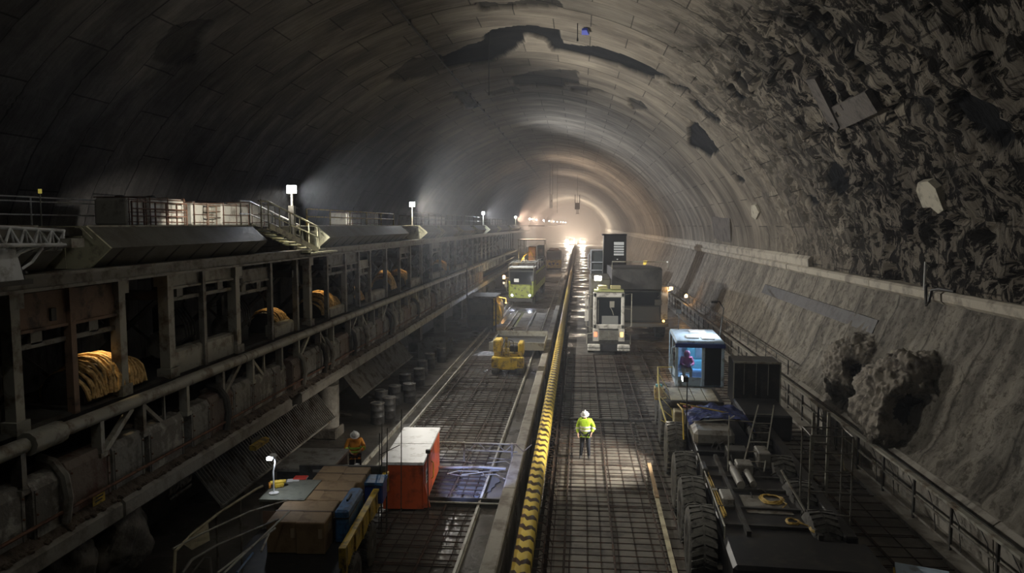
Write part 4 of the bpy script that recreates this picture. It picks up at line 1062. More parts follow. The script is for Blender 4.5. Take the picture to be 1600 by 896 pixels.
for p in ((338, 802, 12.5), (375, 780, 13.5)):
    a = tw(*p); MB().tube([a, (a.x, a.y, 0)], .02, 6).build('post', STEEL, t)
MB().add([tw(285, 850, 11.3), tw(325, 815, 12.1), tw(328, 845, 12.0), tw(300, 860, 11.5), tw(285, 850, 11.32), tw(325, 815, 12.12), tw(328, 845, 12.02), tw(300, 860, 11.52)], [(0, 1, 2, 3), (7, 6, 5, 4), (0, 4, 5, 1), (1, 5, 6, 2), (2, 6, 7, 3), (3, 7, 4, 0)]).build('tan_infill', PLANKM, t)
t = thing('pipe_bundle', 'bundle of thin grey pipes slanting from the bottom edge up to the tool cabinet', 'pipes', (-6.9, 12, 0))
for k, (a, b) in enumerate((((350, 896, 11), (452, 800, 14)), ((370, 896, 11), (395, 865, 12)), ((340, 896, 11), (430, 826, 13.4)), ((408, 862, 12), (420, 835, 12.8)))):
    o_ = Vector((-6.9, 12, 0)); MB().tube([at(*a[:2], Y=a[2]) - o_, at(*b[:2], Y=b[2]) - o_], .02, 6).build('pipe_run', STEEL_L if k != 1 else BLUE, t)
q = at(465, 808, z=1.2)
t = thing('wire_tangle', 'white tangle of wire at the front corner of the crates', 'wire', (q.x, q.y, 1.16)); mb = MB(); r = random.Random(9)
pts = [(r.uniform(-.2, .2), r.uniform(-.15, .15), r.uniform(.02, .3)) for _ in range(26)]; mb.tube(pts, .012, 5); mb.build('wire_run', WHITE, t)

# ---------------------------------------------------------------- vehicles in the left lane
def headlight(p, parent, m, r_=.1, n=14):
    MB().lathe([(r_ * 1.2, .04), (r_ * 1.2, -.02), (r_, -.04)], p, 'y', n).build('lamp_ring', STEEL, parent)
    MB().lathe([(.001, -.06), (r_ * .7, -.055), (r_, -.03)], p, 'y', n).build('headlight', m, parent)
# lime truck
T = thing('lime_truck', 'lime green multi-purpose truck with dark windscreen and bluish headlights in the left lane', 'truck', (-5.95, 76, 0), -.02)
MB().box(-1.15, 1.15, -.1, 2.3, .9, 2.15, .08).build('front_body', GREEN, T)
cb = MB().prism([(-.05, 2.15), (.12, 3.7), (.3, 3.85), (3.0, 3.85), (3.0, 2.15)], -1.3, 1.3, 'x').build('cab', mat('cab_dark', (.05, .06, .06), .35), T)
MB().add([(-1.2, -.075 + .02, 2.3), (1.2, -.055, 2.3), (1.2, .075, 3.55), (-1.2, .075, 3.55), (-1.2, .0, 2.3), (1.2, .0, 2.3), (1.2, .13, 3.55), (-1.2, .13, 3.55)], [(0, 1, 2, 3), (7, 6, 5, 4), (0, 4, 5, 1), (1, 5, 6, 2), (2, 6, 7, 3), (3, 7, 4, 0)]).build('windscreen', GLASSD, cb)
MB().box(-.75, -.25, -.1, -.04, 2.5, 2.85).build('white_notice', E_SCR, cb)
MB().prism([(.0, 3.9), (3.0, 3.95), (3., 4.02), (.0, 4.)], -1.35, 1.35, 'x').build('roof_rim', STEEL_L, T)
MB().box(-1.22, 1.0, -.3, -.1, .8, 2.25, .06).build('nose_box', GREEN, T)
MB().box(-1.3, -1.1, -.2, 2.3, 1.0, 2.6, .05).box(1.1, 1.3, -.2, 2.9, 1.0, 2.6, .05).build('cheek_panel', GREEN, T)
MB().box(-1.25, 1.25, -.35, .6, .45, .85, .05).build('bumper', BLACK, T)
b2 = MB().box(-1.25, 1.25, 3.0, 19, 1.0, 3.3, .1).build('rear_body', GREEN, T)
MB().box(1.24, 1.3, 3.2, 18.8, 1.9, 3.1).box(-1.3, -1.24, 3.2, 18.8, 1.9, 3.1).build('side_panel', mat('green_black', (.04, .06, .03), .4), b2)
MB().box(-1.2, 1.2, 3.2, 18.9, 3.3, 3.75, .1).build('top_housing', BLACK, T)
mb = MB()
for x in (-1.3, 1.3): mb.tube([(x, 0, 3.6), (x, .1, 4.35), (x, 6, 4.5), (x, 18, 4.4), (x, 18.5, 3.3)], .04, 6)
for y in (0.1, 3, 6, 10, 14, 18): mb.tube([(-1.3, y, 4.42), (1.3, y, 4.42)], .035, 6)
for y in (3, 6, 10, 14): mb.tube([(1.3, y, 3.4), (1.3, y, 4.42)], .03, 6)
mb.build('roof_rack', STEEL_L, T)
for x in (-.92, .92): headlight((x, -.36, 1.15), T, E_HEAD, .13)
for y in (1.2, 5, 15, 17): wheel(.55, .4, RUBBER, T, (1.1, y, .55), 1, STEEL); wheel(.55, .4, RUBBER, T, (-1.1, y, .55), -1, STEEL)
mb = MB().tube([(-1.3, .1, 2.6), (-1.55, -.1, 2.7), (-1.55, -.1, 1.6), (-1.35, .1, 1.5)], .03, 6).box(-1.72, -1.45, -.2, -.12, 2.0, 2.5); mb.build('mirror', STEEL_L, T)
MB().tube([(-1.3, .4, 2.9), (-1.85, .4, 2.9)], .03, 6).build('beacon_arm', STEEL, T)
MB().lathe([(.14, -.15), (.14, .12), (.08, .2), (0.001, .22)], (-1.85, .4, 2.95), 'z', 12).build('amber_beacon', E_AMB, T, True)
MB().lathe([(.12, -.1), (.12, .1)], (-1.85, .4, 2.35), 'z', 12).build('white_marker', E_SCR, T)
lamp('POINT', 'beacon_light', (-7.9, 75.9, 3.0), 60, (1, .55, .2), .1)
for x in (-.92, .92): lamp('SPOT', 'lime_headlight_beam', (-5.95 + x, 75.45, 1.15), 130, (.72, .78, 1), .08, (-5.7 + x, 62, 0), 75)
# yellow maintenance cart
T = thing('inspection_cart', 'small boxy cart with a yellow lower front, driving away beyond the lime truck', 'cart', (-4.6, 134, 0))
MB().box(-1.35, 1.35, 0, 5, 2.1, 3.7, .12).build('cabin', mat('cart_grey', (.16, .15, .13), .5), T)
MB().box(-1.35, 1.35, -.1, 5, .6, 2.1, .08).build('yellow_body', YELLOW, T)
MB().box(-1.2, 1.2, -.05, 0, 2.3, 3.5).build('rear_window', GLASSD, T)
MB().add([(-.3, -.13, 1.6), (.3, -.13, 1.6), (0, -.13, 1.1)], [(0, 1, 2)]).box(-.9, -.5, -.13, -.1, 1.2, 1.5).box(.5, .9, -.13, -.1, 1.2, 1.5).build('black_mark', BLACK, T)
MB().box(-1.3, 1.3, -.12, .4, .3, .6).build('bumper', BLACK, T)
MB().blob((0, 2, 3.9), .9, 3, .3, (1.1, 1.6, .4), 2).build('top_load', mat('load_pale', (.6, .4, .35), .8), T)
for x in (-1.1, 1.1):
    for y in (1, 4): wheel(.5, .3, RUBBER, T, (x, y, .5), 1 if x > 0 else -1)
# railed drilling rig
T = thing('drilling_rig', 'tall orange and white drilling rig with rails and a flat canopy, behind the lime truck', 'rig', (-7.4, 116, 0))
MB().box(-2.0, 1.9, 0, 6, .5, 1.2).build('chassis', STEEL_D, T)
MB().box(-.6, .6, .5, 3, 1.2, 5.0, .1).build('orange_body', mat('rig_orange', (.55, .28, .10), .5, 0, (.25, .13, .06), .5, 1), T)
MB().box(.8, 1.9, .0, 3.5, 1.2, 5.2, .1).build('cab', mat('rig_cab', (.25, .27, .22), .4), T); MB().box(.9, 1.8, -.04, .0, 2.8, 4.8).build('cab_glass', GLASSD, T)
MB().box(-2.2, 2.1, -.3, 4, 6.0, 6.15).build('canopy', STEEL_L, T)
mb = MB()
for x in (-2.1, -1.2, 2.0):
    for y in (-.2, 3.9): mb.tube([(x, y, 1.2), (x, y, 6.0)], .06, 6)
for z in (2.0, 2.9, 4.0, 5.1): mb.tube([(-2.1, -.2, z), (-1.0, -.2, z), (-.7, .2, z - .3)], .05, 6)
mb.build('rail_frame', STEEL_L, T)
MB().tube([(-1.9, -.3, 2.3), (-1.2, -.6, 3.6), (-.2, -.4, 4.4), (.4, -.5, 3.1), (.3, -.5, 1.6)], .1, 8).build('boom_arm', YELLOW, T, True)
for x in (-1.7, 1.6): MB().prism([(-.2, .5), (.3, 0), (5.5, 0), (6, .5), (5.5, 1.0), (.3, 1.0)], x - .3, x + .3, 'x').build('track', RUBBER, T)
lamp('POINT', 'rig_light', (-8.6, 115.2, 3.2), 90, (1, .75, .4), .15)
# yellow mini machine
T = thing('mini_excavator', 'small yellow tracked machine seen from its front in the left lane', 'machine', (-3.95, 40.6, 0))
MB().box(-.9, .9, 0, .5, .35, 1.0, .05).box(-.42, .42, -.05, .5, .30, .75, .04).build('counterweight', YELLOW, T)
MB().box(-.9, -.55, -.05, .0, .45, .9).box(.55, .9, -.05, 0, .45, .9).build('tool_locker', YELLOWD, T)
MB().box(-.8, .8, .3, 1.8, 1.0, 1.25, .03).build('deck_plate', YELLOWD, T)
MB().box(-.85, -.4, .4, 1.6, 1.2, 1.9, .06).build('engine_hood', YELLOW, T); MB().box(.55, .85, .4, 1.6, 1.0, 1.75, .06).build('side_tank', YELLOW, T)
MB().beam((-.08, .1, .9), (-.1, .3, 2.1), .16, .14).beam((.08, .1, .9), (.08, .3, 1.9), .06).build('mast', YELLOWD, T)
MB().tube([(-.1, .2, 2.0), (-.3, .1, 1.6), (-.35, .1, 1.1)], .025, 6).tube([(.0, .2, 2.0), (.3, .15, 1.9), (.4, .2, 1.2)], .025, 6).build('hydraulic_hose', BLACK, T, True)
MB().box(.05, .55, .5, .9, 1.2, 1.6, .05).build('seat', BLACK, T)
for x in (-.72, .72): MB().prism([(-.1, .3), (.1, 0), (1.8, 0), (2.05, .3), (1.8, .5), (.1, .5)], x - .18, x + .18, 'x').build('track', RUBBER, T)
# tray behind it
T = thing('flat_tray', 'low flat steel tray with pale rims standing behind the small yellow machine', 'tray', (-3.9, 46, 0))
MB().box(-1.7, 1.7, 0, 5, .55, .65).build('tray_floor', STEEL_D, T); MB().box(-1.75, 1.75, -.08, 0, .5, 1.0).box(-1.75, 1.75, 5, 5.08, .5, 1.0).box(-1.75, -1.68, 0, 5, .5, .8).box(1.68, 1.75, 0, 5, .5, .8).build('rim', STEEL_L, T)
for x in (-1.3, 1.3):
    for y in (1, 4): wheel(.3, .22, RUBBER, T, (x, y, .3), 1 if x > 0 else -1, STEEL)
# low track plates further
T = thing('track_section', 'pale prefabricated track section lying in the left lane in front of the lime truck', 'track', (-4.9, 53, 0))
for x in (-1.4, -.2, 1.0): MB().box(x, x + .9, 0, 16, .03, .12).build('slab_strip', CONC, T)
for x in (-.85, .85): MB().box(x - .04, x + .04, -.3, 16.5, .12, .26).build('track_rail', STEEL_L, T)
mb = MB()
for k in range(6): mb.tube([(-1.0 + k * .15, 1 + k * .8, .3), (.3, 1.6 + k * .6, .35), (1.0, .2 + k * .3, .3)], .02, 5)
mb.build('loose_strap', BLACK, T)
# dark box machine with amber end
T = thing('box_machine', 'dark boxy machine with a yellow-lit end plate at the outer edge of the left lane', 'machine', (-7.5, 57.5, 0))
MB().box(-1.25, .75, 0, 3.2, .3, 2.6, .08).build('housing', mat('machine_brown', (.10, .085, .065), .6, 0, (.05, .04, .03), .5, 1.5), T)
MB().prism([(.8, .45), (1.25, .6), (1.35, 1.4), (1.2, 2.2), (.8, 2.75)], -.1, 2.9).build('end_plate', YELLOW, T)
MB().box(-1.35, 1.0, -.15, 3.3, 2.65, 2.78).build('canopy', STEEL, T)
for p in ((-1.3, -.1), (1.0, -.1)): MB().tube([(p[0], p[1], 0), (p[0], p[1], 2.7 if p[0] > 0 else 5.0)], .05, 6).build('post', STEEL_D, T)
MB().box(-1.2, .7, -.03, 0, .9, 1.3).build('vent_strip', STEEL_D, T)
MB().box(-1.0, -.6, .2, 3, 0, .3).box(.3, .7, .2, 3, 0, .3).build('skid', STEEL_D, T)
mb = MB()
for k in range(4): mb.tube([(1.0, -.1 + k * .2, 2.3), (1.5, -.1 + k * .2, 2.0 - .2 * k), (1.55, 0, 1.0), (1.2, .1, .5)], .03, 6)
mb.build('hose_set', STEEL_L, T)
lamp('POINT', 'box_machine_light', (-5.7, 57.9, 2.2), 35, (1, .7, .3), .08)
lamp('SPOT', 'lime_truck_fill', (-5.7, 58.2, 2.5), 3800, (1, .93, .8), .1, (-5.9, 76, 2), 40)  # fill spot added to brighten the lime truck's front
MB().lathe([(.07, 0), (.07, .1)], (1.75, .4, 2.2), 'z', 10).tube([(1.2, .4, 2.7), (1.75, .4, 2.6), (1.75, .4, 2.3)], .02, 6).build('lamp_bulb', E_AMBS, T)
# ================================================================ right lane vehicles
T = thing('cab_truck', 'white-framed cab truck facing the camera in the right lane', 'truck', (1.95, 47.6, 0))
CW = mat('offwhite_cab', (.82, .80, .74), .4, 0, (.30, .28, .24), .4, 2)
mb = MB()
# hollow front frame around the windscreen
mb.box(-1.0, -.78, -.05, .5, 1.1, 4.05, .04).box(.78, 1.0, -.05, .5, 1.1, 4.05, .04).box(-1.0, 1.0, -.05, .5, 3.75, 4.08, .04).box(-1.0, 1.0, -.05, .5, 1.7, 2.0, .04)
cab_ = mb.build('cab_frame', CW, T)
MB().box(-1.0, 1.0, .5, 2.6, 1.1, 4.0, .05).build('cab_shell', mat('truck_shadow_grey', (.10, .10, .095), .5), cab_)
MB().box(-.78, .78, .02, .05, 2.0, 3.75).build('windscreen', GLASSD, cab_)
MB().box(-.45, .6, -.0, .02, 2.02, 2.55).build('sheet_on_dash', mat('dash_sheet', (.30, .31, .30), .5), cab_)
MB().box(.05, .35, -.0, .02, 3.1, 3.5).tube([(.1, 0, 3.1), (.25, 0, 2.8), (.3, 0, 2.6)], .02, 5).box(-.7, -.66, 0, .02, 2.1, 3.6).build('wiper_set', STEEL_L, cab_)
gr = MB().box(-.62, .62, -.1, 0, .98, 1.62).build('grille', mat('grille_grey', (.16, .16, .15), .5), T)
mb = MB()
for k in range(9): mb.box(-.6, .6, -.12, -.1, 1.02 + k * .068, 1.045 + k * .068)
for k in range(3): mb.box(-.6 + k * .585, -.57 + k * .585, -.13, -.1, .98, 1.62)
mb.build('grille_bars', STEEL_L, gr)
MB().box(-1.02, -.62, -.08, 0, .9, 1.7, .02).box(.62, 1.02, -.08, 0, .9, 1.7, .02).build('lamp_panel', CW, T)
for s, m in ((-1, emit('red_lamp', (1, .25, .12), 1.6)), (1, emit('yellow_lamp', (1, .62, .18), 2.2))):
    MB().box(s * .84 - .1, s * .84 + .1, -.11, -.08, 1.2, 1.5, .02).build('front_lamp', m, T)
    MB().box(s * .84 - .1, s * .84 + .1, -.11, -.08, 1.02, 1.14).build('white_reflector', WHITE, T)
bp_ = MB().box(-1.35, -.55, -.4, 0, .32, .72, .04).box(.55, 1.35, -.4, 0, .32, .72, .04).build('bumper', CW, T)
MB().box(-1.35, -.55, -.42, -.4, .5, .54).box(.55, 1.35, -.42, -.4, .5, .54).build('bumper_line', STEEL_D, bp_)
MB().box(-.55, .55, -.3, 0, .3, .75).build('tow_plate', BLACK, T)
MB().box(-1.35, 1.35, .0, 6.1, .7, 1.0).build('chassis', STEEL_D, T)
MB().box(-.95, .95, -.1, .9, 4.12, 4.22).build('sun_visor', mat('visor_yellow', (.55, .60, .25), .5), T)
MB().box(-.7, -.1, .0, .6, 4.28, 4.5, .03).box(.1, .75, .0, .6, 4.28, 4.5, .03).build('roof_box', mat('roof_tan', (.5, .45, .22), .5), T)
MB().box(-1.2, .2, 1.2, 6.0, 2.9, 4.9, .1).box(-1.2, 1.2, 2.8, 6.1, 1.0, 3.6, .1).build('rear_body', mat('truck_rear', (.12, .115, .10), .6), T)
MB().box(-.95, -.45, .9, 1.1, 4.75, 5.1, .02).build('roof_lamp_housing', STEEL, T)
MB().box(-.92, -.48, .86, .9, 4.78, 5.07).build('roof_lamp', E_LAMP, T)
MB().lathe([(.06, 0), (.06, .12)], (-.7, .5, 4.25), 'z', 8).build('beacon', E_SCR, T)
for s in (-1, 1):
    m_ = MB().tube([(s * 1.0, .3, 3.9), (s * 1.45, .0, 4.0), (s * 1.45, 0, 1.9), (s * 1.05, .2, 1.7)], .035, 6).tube([(s * 1.0, .3, 3.0), (s * 1.45, 0, 3.0)], .025, 6).build('mirror_bar', STEEL_L, T, True)
    if s < 0: MB().box(-1.55, -1.3, -.06, 0, 2.2, 2.9, .02).box(-1.55, -1.32, -.06, 0, 3.2, 3.6, .02).build('mirror', CW, m_)
    MB().tube([(s * 1.05, .2, 1.4), (s * 1.4, 0, 1.35), (s * 1.4, 0, .7)], .03, 6).build('step_rail', STEEL_L, T)
for y in (.9, 4.1, 5.3): wheel(.55, .42, RUBBER, T, (-1.12, y, .55), -1, STEEL); wheel(.55, .42, RUBBER, T, (1.12, y, .55), 1, STEEL)
lamp('SPOT', 'truck_roof_beam', (1.25, 48.4, 4.95), 60, (1, .95, .8), .1, (.3, 38, 0), 110)

# dark dump truck
T = thing('dump_truck', 'big dark dump truck parked beside and behind the white-framed cab truck', 'truck', (4.4, 54.5, 0))
DK = mat('dump_dark', (.075, .073, .068), .5, 0, (.035, .034, .032), .5, 1.2, .2)
MB().prism([(0, 1.2), (0, 3.6), (-.6, 3.75), (-.6, 5.2), (.2, 5.3), (9, 5.0), (9, 1.5)], -2.0, 1.6, 'x').build('dump_body', DK, T)
MB().box(-1.9, 1.5, -.08, 0, 1.4, 2.4).build('front_panel', mat('dump_panel', (.14, .135, .12), .5), T)
MB().box(-1.85, 1.45, -.05, 0, 2.5, 3.5).build('windscreen', GLASSD, T)
MB().tube([(-2.0, -.6, 5.2), (-2.0, -.6, 5.75), (2.0, -.6, 5.75), (2.0, -.6, 5.2)], .05, 6).build('top_rail', STEEL_L, T)
MB().box(1.6, 2.1, -.2, 1.4, 1.5, 3.9, .04).build('side_pillar', CW, T)
MB().box(-2.0, 2.1, -.6, .2, 1.0, 1.25).build('front_bumper', mat('bumper_grey', (.35, .34, .31), .5), T)
for s in (-1, 1):
    for y in (1.2, 6.5): wheel(.95, .7, RUBBER, T, (s * 1.65, y, .95), s, STEEL)
MB().lathe([(.12, -.1), (.12, .1)], (2.3, -.2, 3.8), 'z', 10).tube([(2.1, 0, 3.6), (2.3, -.2, 3.7)], .03, 6).build('orange_marker', E_AMB, T)
MB().lathe([(.09, -.1), (.09, 0)], (1.75, -.62, 1.45), 'y', 10).build('amber_lamp', E_AMBS, T)
MB().lathe([(.06, -.1), (.06, 0)], (1.95, -.62, 5.75), 'y', 10).build('white_marker', E_SCR, T)
MB().box(1.1, 1.6, -.7, -.6, 2.6, 3.0).tube([(1.3, -.6, 3.2), (1.6, -.7, 3.4)], .03, 6).build('mirror', STEEL, T)
lamp('POINT', 'orange_marker_light', (6.75, 54.1, 3.9), 16, (1, .55, .2), .08)
# dark tower cabinet
T = thing('tower_cabin', 'tall dark tower cabin with a slatted bright window, beyond the dump truck', 'tower', (3.55, 75, 0), 0)
MB().prism([(-1.15, 0), (1.2, 0), (1.2, 7.35), (-1.05, 7.45)], 0, 2.6).build('shell', mat('tower_dark', (.04, .042, .042), .5), T)
MB().box(-.05, .95, -.04, 0, 5.35, 6.7).build('window_light', E_SCR, T)
mb = MB()
for k, z in enumerate((5.55, 5.8, 6.05, 6.3)): mb.box(-.08, .98, -.08, -.04, z, z + .09)
mb.box(-.12, -.05, -.1, -.02, 5.3, 6.75).build('slat_set', BLACK, T)
MB().box(-1.2, 1.25, -.1, 2.7, 7.35, 7.5).build('cap', STEEL_D, T)
MB().box(.25, .38, -.06, 0, 4.9, 5.0).build('pilot_lamp', E_SCR, T)
T = thing('mixer_wagon', 'white-framed wagon squeezed in beside the tall dark tower cabin', 'wagon', (2.1, 84, 0))
MB().box(-.7, .9, 0, 4, .8, 5.4, .1).build('body', mat('wagon_grey', (.10, .11, .10), .5), T)
mb = MB()
for x in (-.75, .9): mb.box(x - .06, x + .06, -.1, 0, .8, 5.6)
for z in (3.3, 4.2, 5.6): mb.box(-.8, .95, -.1, 0, z - .05, z + .05)
mb.build('front_frame', WHITE, T); MB().tube([(-.8, 0, 5.4), (-1.05, -.1, 5.0), (-1.05, -.1, 3.6), (-.8, 0, 3.3)], .05, 6).build('mirror_bar', WHITE, T)
for x in (-.6, .7): wheel(.5, .35, RUBBER, T, (x, .9, .5), 1 if x > 0 else -1, STEEL)

# ---------------------------------------------------------------- wheeled crane carrier
A_ = .047
T = thing('crane_carrier', 'long many-wheeled carrier with a lit pale blue cab, along the right side of the lane', 'crane', (4.25, 16, 0), -A_)
for k, y in enumerate((1.25, 3.3, 5.5, 8.8, 12.2, 15.0)):
    wheel(.86, .62, RUBBER, T, (-1.38, y, .86), -1, STEEL_D)
    if k < 5: wheel(.86, .62, RUBBER, T, (1.35, y, .86), 1, STEEL_D)
MB().box(-1.0, 1.0, -1, 17.5, .75, 1.25, .05).build('main_frame', BLACK, T)
MB().box(-1.0, 2.1, -1.2, .35, .5, 1.45, .08).build('rear_body', BLACK, T)
MB().box(-.95, 1.7, .4, 6.4, 1.25, 1.38, .02).box(-.9, .9, 6.5, 10.4, 1.25, 1.5, .03).build('bed_plate', BLACK, T)
MB().box(1.65, 1.95, .5, 9.5, .9, 1.5, .03).build('side_locker', BLACK, T)
MB().box(-1.0, -.85, 4.2, 4.9, 1.25, 1.7, .03).build('fender_box', STEEL_D, T)
MB().box(-1.62, -1.0, 11.5, 13, 1.75, 1.82).build('mudguard', STEEL_D, T)
# planked deck in front of the cab
dk = MB()
for k in range(4): dk.box(-1.35 + k * .43, -.95 + k * .43, 10.9, 13.0, 1.95, 2.02)
dk.build('plank_deck', PLANKM, T)
MB().box(-1.4, .5, 10.8, 10.9, 1.75, 2.0).build('deck_beam', STEEL_D, T)
MB().box(-1.3, .2, 10.2, 10.8, 1.3, 1.75, .03).build('cream_locker', PLANKM, T)
# engine clutter
r = random.Random(8); mb = MB()
for k in range(14):
    x = -.9 + k * .1; mb.tube([(x, 9.9 + r.random() * .3, 1.76), (x + .05, 10.1, 1.88 + .1 * r.random()), (x + r.uniform(-.1, .15), 10.4, 1.86 + .1 * r.random()), (x + .1, 10.6, 1.76)], .022, 6)
mb.build('red_hose_set', mat('dull_red_hose', (.4, .12, .10), .6), T, True)
# cab
cb = MB().box(-.98, .95, 13.9, 17.4, 3.62, 3.74, .05).build('cab', BLUEW, T)
for (x, y) in ((-.93, 13.95), (.12, 13.95), (.88, 13.95), (-.93, 17.3), (.88, 17.3), (-.93, 15.6)): MB().box(x - .06, x + .06, y - .06, y + .06, 1.9, 3.65, .01).build('cab_pillar', BLUEW, cb)
MB().box(-.95, .92, 14., 17.3, 1.85, 1.95).box(-.95, -.9, 14., 17.3, 1.95, 2.5).box(.87, .92, 14, 17.3, 1.9, 3.6).box(-.9, .9, 17.25, 17.3, 1.9, 3.6).build('cab_wall', BLUEW, cb)
MB().box(-.9, .9, 13.95, 14.0, 1.9, 2.25).build('cab_front_panel', BLUEW, cb)
MB().box(-.87, .06, 13.93, 13.95, 2.25, 3.6).build('front_glass', GLASS, cb)
MB().box(-.97, -.96, 14., 15.55, 2.5, 3.6).box(-.97, -.96, 15.65, 17.2, 2.5, 3.6).build('side_glass', GLASSD, cb)
MB().box(.18, .82, 13.90, 13.94, 1.95, 3.55).build('dark_side_panel', GLASSD, cb)
MB().box(-1.0, .97, 13.82, 13.9, 3.48, 3.64).build('roof_visor', mat('visor_navy', (.03, .05, .2), .4), cb)
MB().box(-.5, .0, 14.5, 15.3, 3.74, 3.80, .01).box(.1, .6, 14.3, 14.9, 3.74, 3.79, .01).box(-.2, .5, 16.2, 17.0, 3.74, 3.79, .01).build('roof_hatch', WHITE, cb)
MB().tube([(-.98, 14, 3.5), (-1.14, 13.9, 3.45), (-1.14, 13.9, 2.4), (-.98, 14, 2.2)], .03, 6).box(-1.2, -1.08, 13.84, 13.9, 2.7, 3.2).build('mirror_arm', BLUEW, cb)
MB().box(-.4, .4, 16.0, 16.6, 1.95, 2.6, .06).box(-.3, .1, 16.5, 16.7, 2.5, 3.3, .05).build('seat', mat('seat_teal', (.12, .35, .40), .7), cb)
MB().box(-.3, .8, 14.3, 14.8, 1.95, 2.45, .06).build('console', mat('console_blue', (.12, .42, .75), .5), cb)
MB().box(.2, .75, 14.25, 14.5, 2.45, 2.72, .03).build('white_screen', WHITE, cb)
Ca = math.cos(-A_); Sa = math.sin(-A_)
def cw(x, y, z): return Vector((4.25 + x * Ca - y * Sa, 16 + x * Sa + y * Ca, z))
MB().box(-.3, .3, 15.2, 15.6, 3.56, 3.61).build('ceiling_lamp', emit('cab_ceiling_glow', (.75, .88, 1), 6), cb)
lamp('POINT', 'cab_ceiling_light', cw(0, 15.0, 3.45), 80, (.68, .84, 1), .12)
# gooseneck work lamp lighting the cab roof
MB().tube([(.95, 15.5, 3.6), (1.1, 15.5, 4.9), (.9, 15.4, 5.2), (.7, 15.3, 5.25)], .025, 6).box(.55, .8, 15.2, 15.45, 5.15, 5.24).build('roof_work_lamp', STEEL_D, T)
lamp('SPOT', 'roof_work_beam', cw(.65, 15.3, 5.1), 260, (.86, .93, 1), .08, cw(-.2, 15.6, 3.7), 130)
rw = MB().tube([(-.6, 17.2, 3.7), (-.6, 17.2, 4.5)], .02, 6).box(-.72, -.48, 17.2, 17.4, 4.45, 4.65, .01).build('rear_fill_lamp', STEEL_D, T)  # fill lamp added on the cab's rear to brighten the cab truck
MB().box(-.7, -.5, 17.4, 17.415, 4.47, 4.63).build('rear_fill_face', E_COOL, rw)
lamp('SPOT', 'rear_fill_beam', cw(-.6, 17.55, 4.55), 1500, (1, .96, .88), .08, (2.0, 47.5, 2.9), 34)
# yellow side stair rails
mb = MB().tube([(-1.75, 12.6, 2.9), (-1.75, 11.4, 1.9), (-1.55, 9.9, 1.3)], .03, 6).tube([(-1.75, 12.6, 2.9), (-1.75, 12.6, 1.8), (-1.4, 12.4, 1.8)], .03, 6).tube([(-1.2, 12.6, 2.9), (-1.75, 12.6, 2.9)], .02, 6)
mb.tube([(-1.3, 12.9, 2.0), (-1.25, 11, 1.2), (-1.2, 10.2, 1.0)], .03, 6)
for k in range(5): mb.tube([(-1.75, 12.4 - k * .5, 2.7 - k * .33), (-1.3, 12.4 - k * .5, 1.95 - k * .2)], .018, 6)
mb.build('yellow_hand_rail', mat('pale_yellow_rail', (.75, .65, .22), .5), T, True)
MB().box(-1.9, -1.5, 12.0, 12.5, 1.85, 2.2, .03).box(-1.9, -1.45, 11.8, 12.6, 1.78, 1.85).build('side_locker', YELLOWD, T)
MB().box(-1.85, -1.6, 12.1, 12.3, 2.2, 2.3, .02).build('blue_lid', mat('cyan_plastic', (.1, .5, .6), .4), T)
# dark louvre box right of cab
rb = MB().box(1.05, 2.75, 12.2, 13.6, 1.6, 3.25, .03).build('radiator_box', BLACK, T)
mb = MB().box(1.03, 2.77, 12.16, 12.2, 3.2, 3.27).box(1.03, 1.07, 12.16, 12.2, 1.6, 3.25).box(2.73, 2.77, 12.16, 12.2, 1.6, 3.25)
mb.build('pale_edge', STEEL_L, rb)
MB().box(1.42, 1.44, 12.17, 12.2, 2.0, 3.2).box(1.86, 1.88, 12.17, 12.2, 2.0, 3.2).box(2.3, 2.32, 12.17, 12.2, 2.0, 3.2).build('panel_seam', STEEL, rb)
MB().box(1.0, 2.6, 9.5, 12.1, 1.0, 1.9, .06).build('winch_housing', BLACK, T)
# grey fluid tank and steel struts
MB().box(-.95, .3, 6.9, 8.3, 1.5, 2.0, .12).build('fluid_tank', STEEL, T)
MB().box(-.9, .4, 8.4, 9.6, 1.5, 1.68, .02).build('pipe_tray', STEEL_D, T)
mb = MB().tube([(-1.25, 9.5, 2.2), (-1.2, 8.1, 2.35), (-1.2, 7.6, 1.5)], .025, 6).tube([(-1.2, 9.2, 2.3), (.5, 8.8, 2.1)], .025, 6)
mb.build('yellow_guard', YELLOW, T, True)
mb = MB()
for k in range(14):
    x, y, a_, l_ = -.8 + r.uniform(0, 1.9), 5.6 + r.random() * 2.6, r.uniform(0, 6.3), r.uniform(.2, .55); h = r.uniform(.1, .35)
    mb.tube([(x + l_ * math.cos(a_) * (q_ / 4 - .5) + .04 * r.uniform(-1, 1), y + l_ * math.sin(a_) * (q_ / 4 - .5), 1.42 + h * math.sin(PI * q_ / 4)) for q_ in range(5)], .022, 6)
for k in range(12):
    x, y, a_, l_ = -.6 + r.uniform(0, 2), 2.6 + r.random() * 3, r.uniform(0, 6.3), r.uniform(.2, .5); h = r.uniform(.03, .12)
    mb.tube([(x + l_ * math.cos(a_) * (q_ / 4 - .5), y + l_ * math.sin(a_) * (q_ / 4 - .5), 1.40 + h * math.sin(PI * q_ / 4)) for q_ in range(5)], .018, 6)
mb.build('hose_set', STEEL_D, T, True)
MB().tube([(-.2, 5.0, 1.38), (-.2, 5.0, 3.0)], .02, 6).tube([(-.2, 5.0, 2.9), (-.05, 5, 3.0)], .02, 6).build('level_rod', STEEL_L, T)
MB().box(-.1, .5, 5.8, 6.4, 1.38, 1.75, .03).build('valve_block', STEEL_D, T)
mb = MB()
for k, y in enumerate((1.0, 2.1, 3.4, 4.4, 5.2)): mb.box(-.9, 1.6, y, y + .09, 1.38, 1.45)
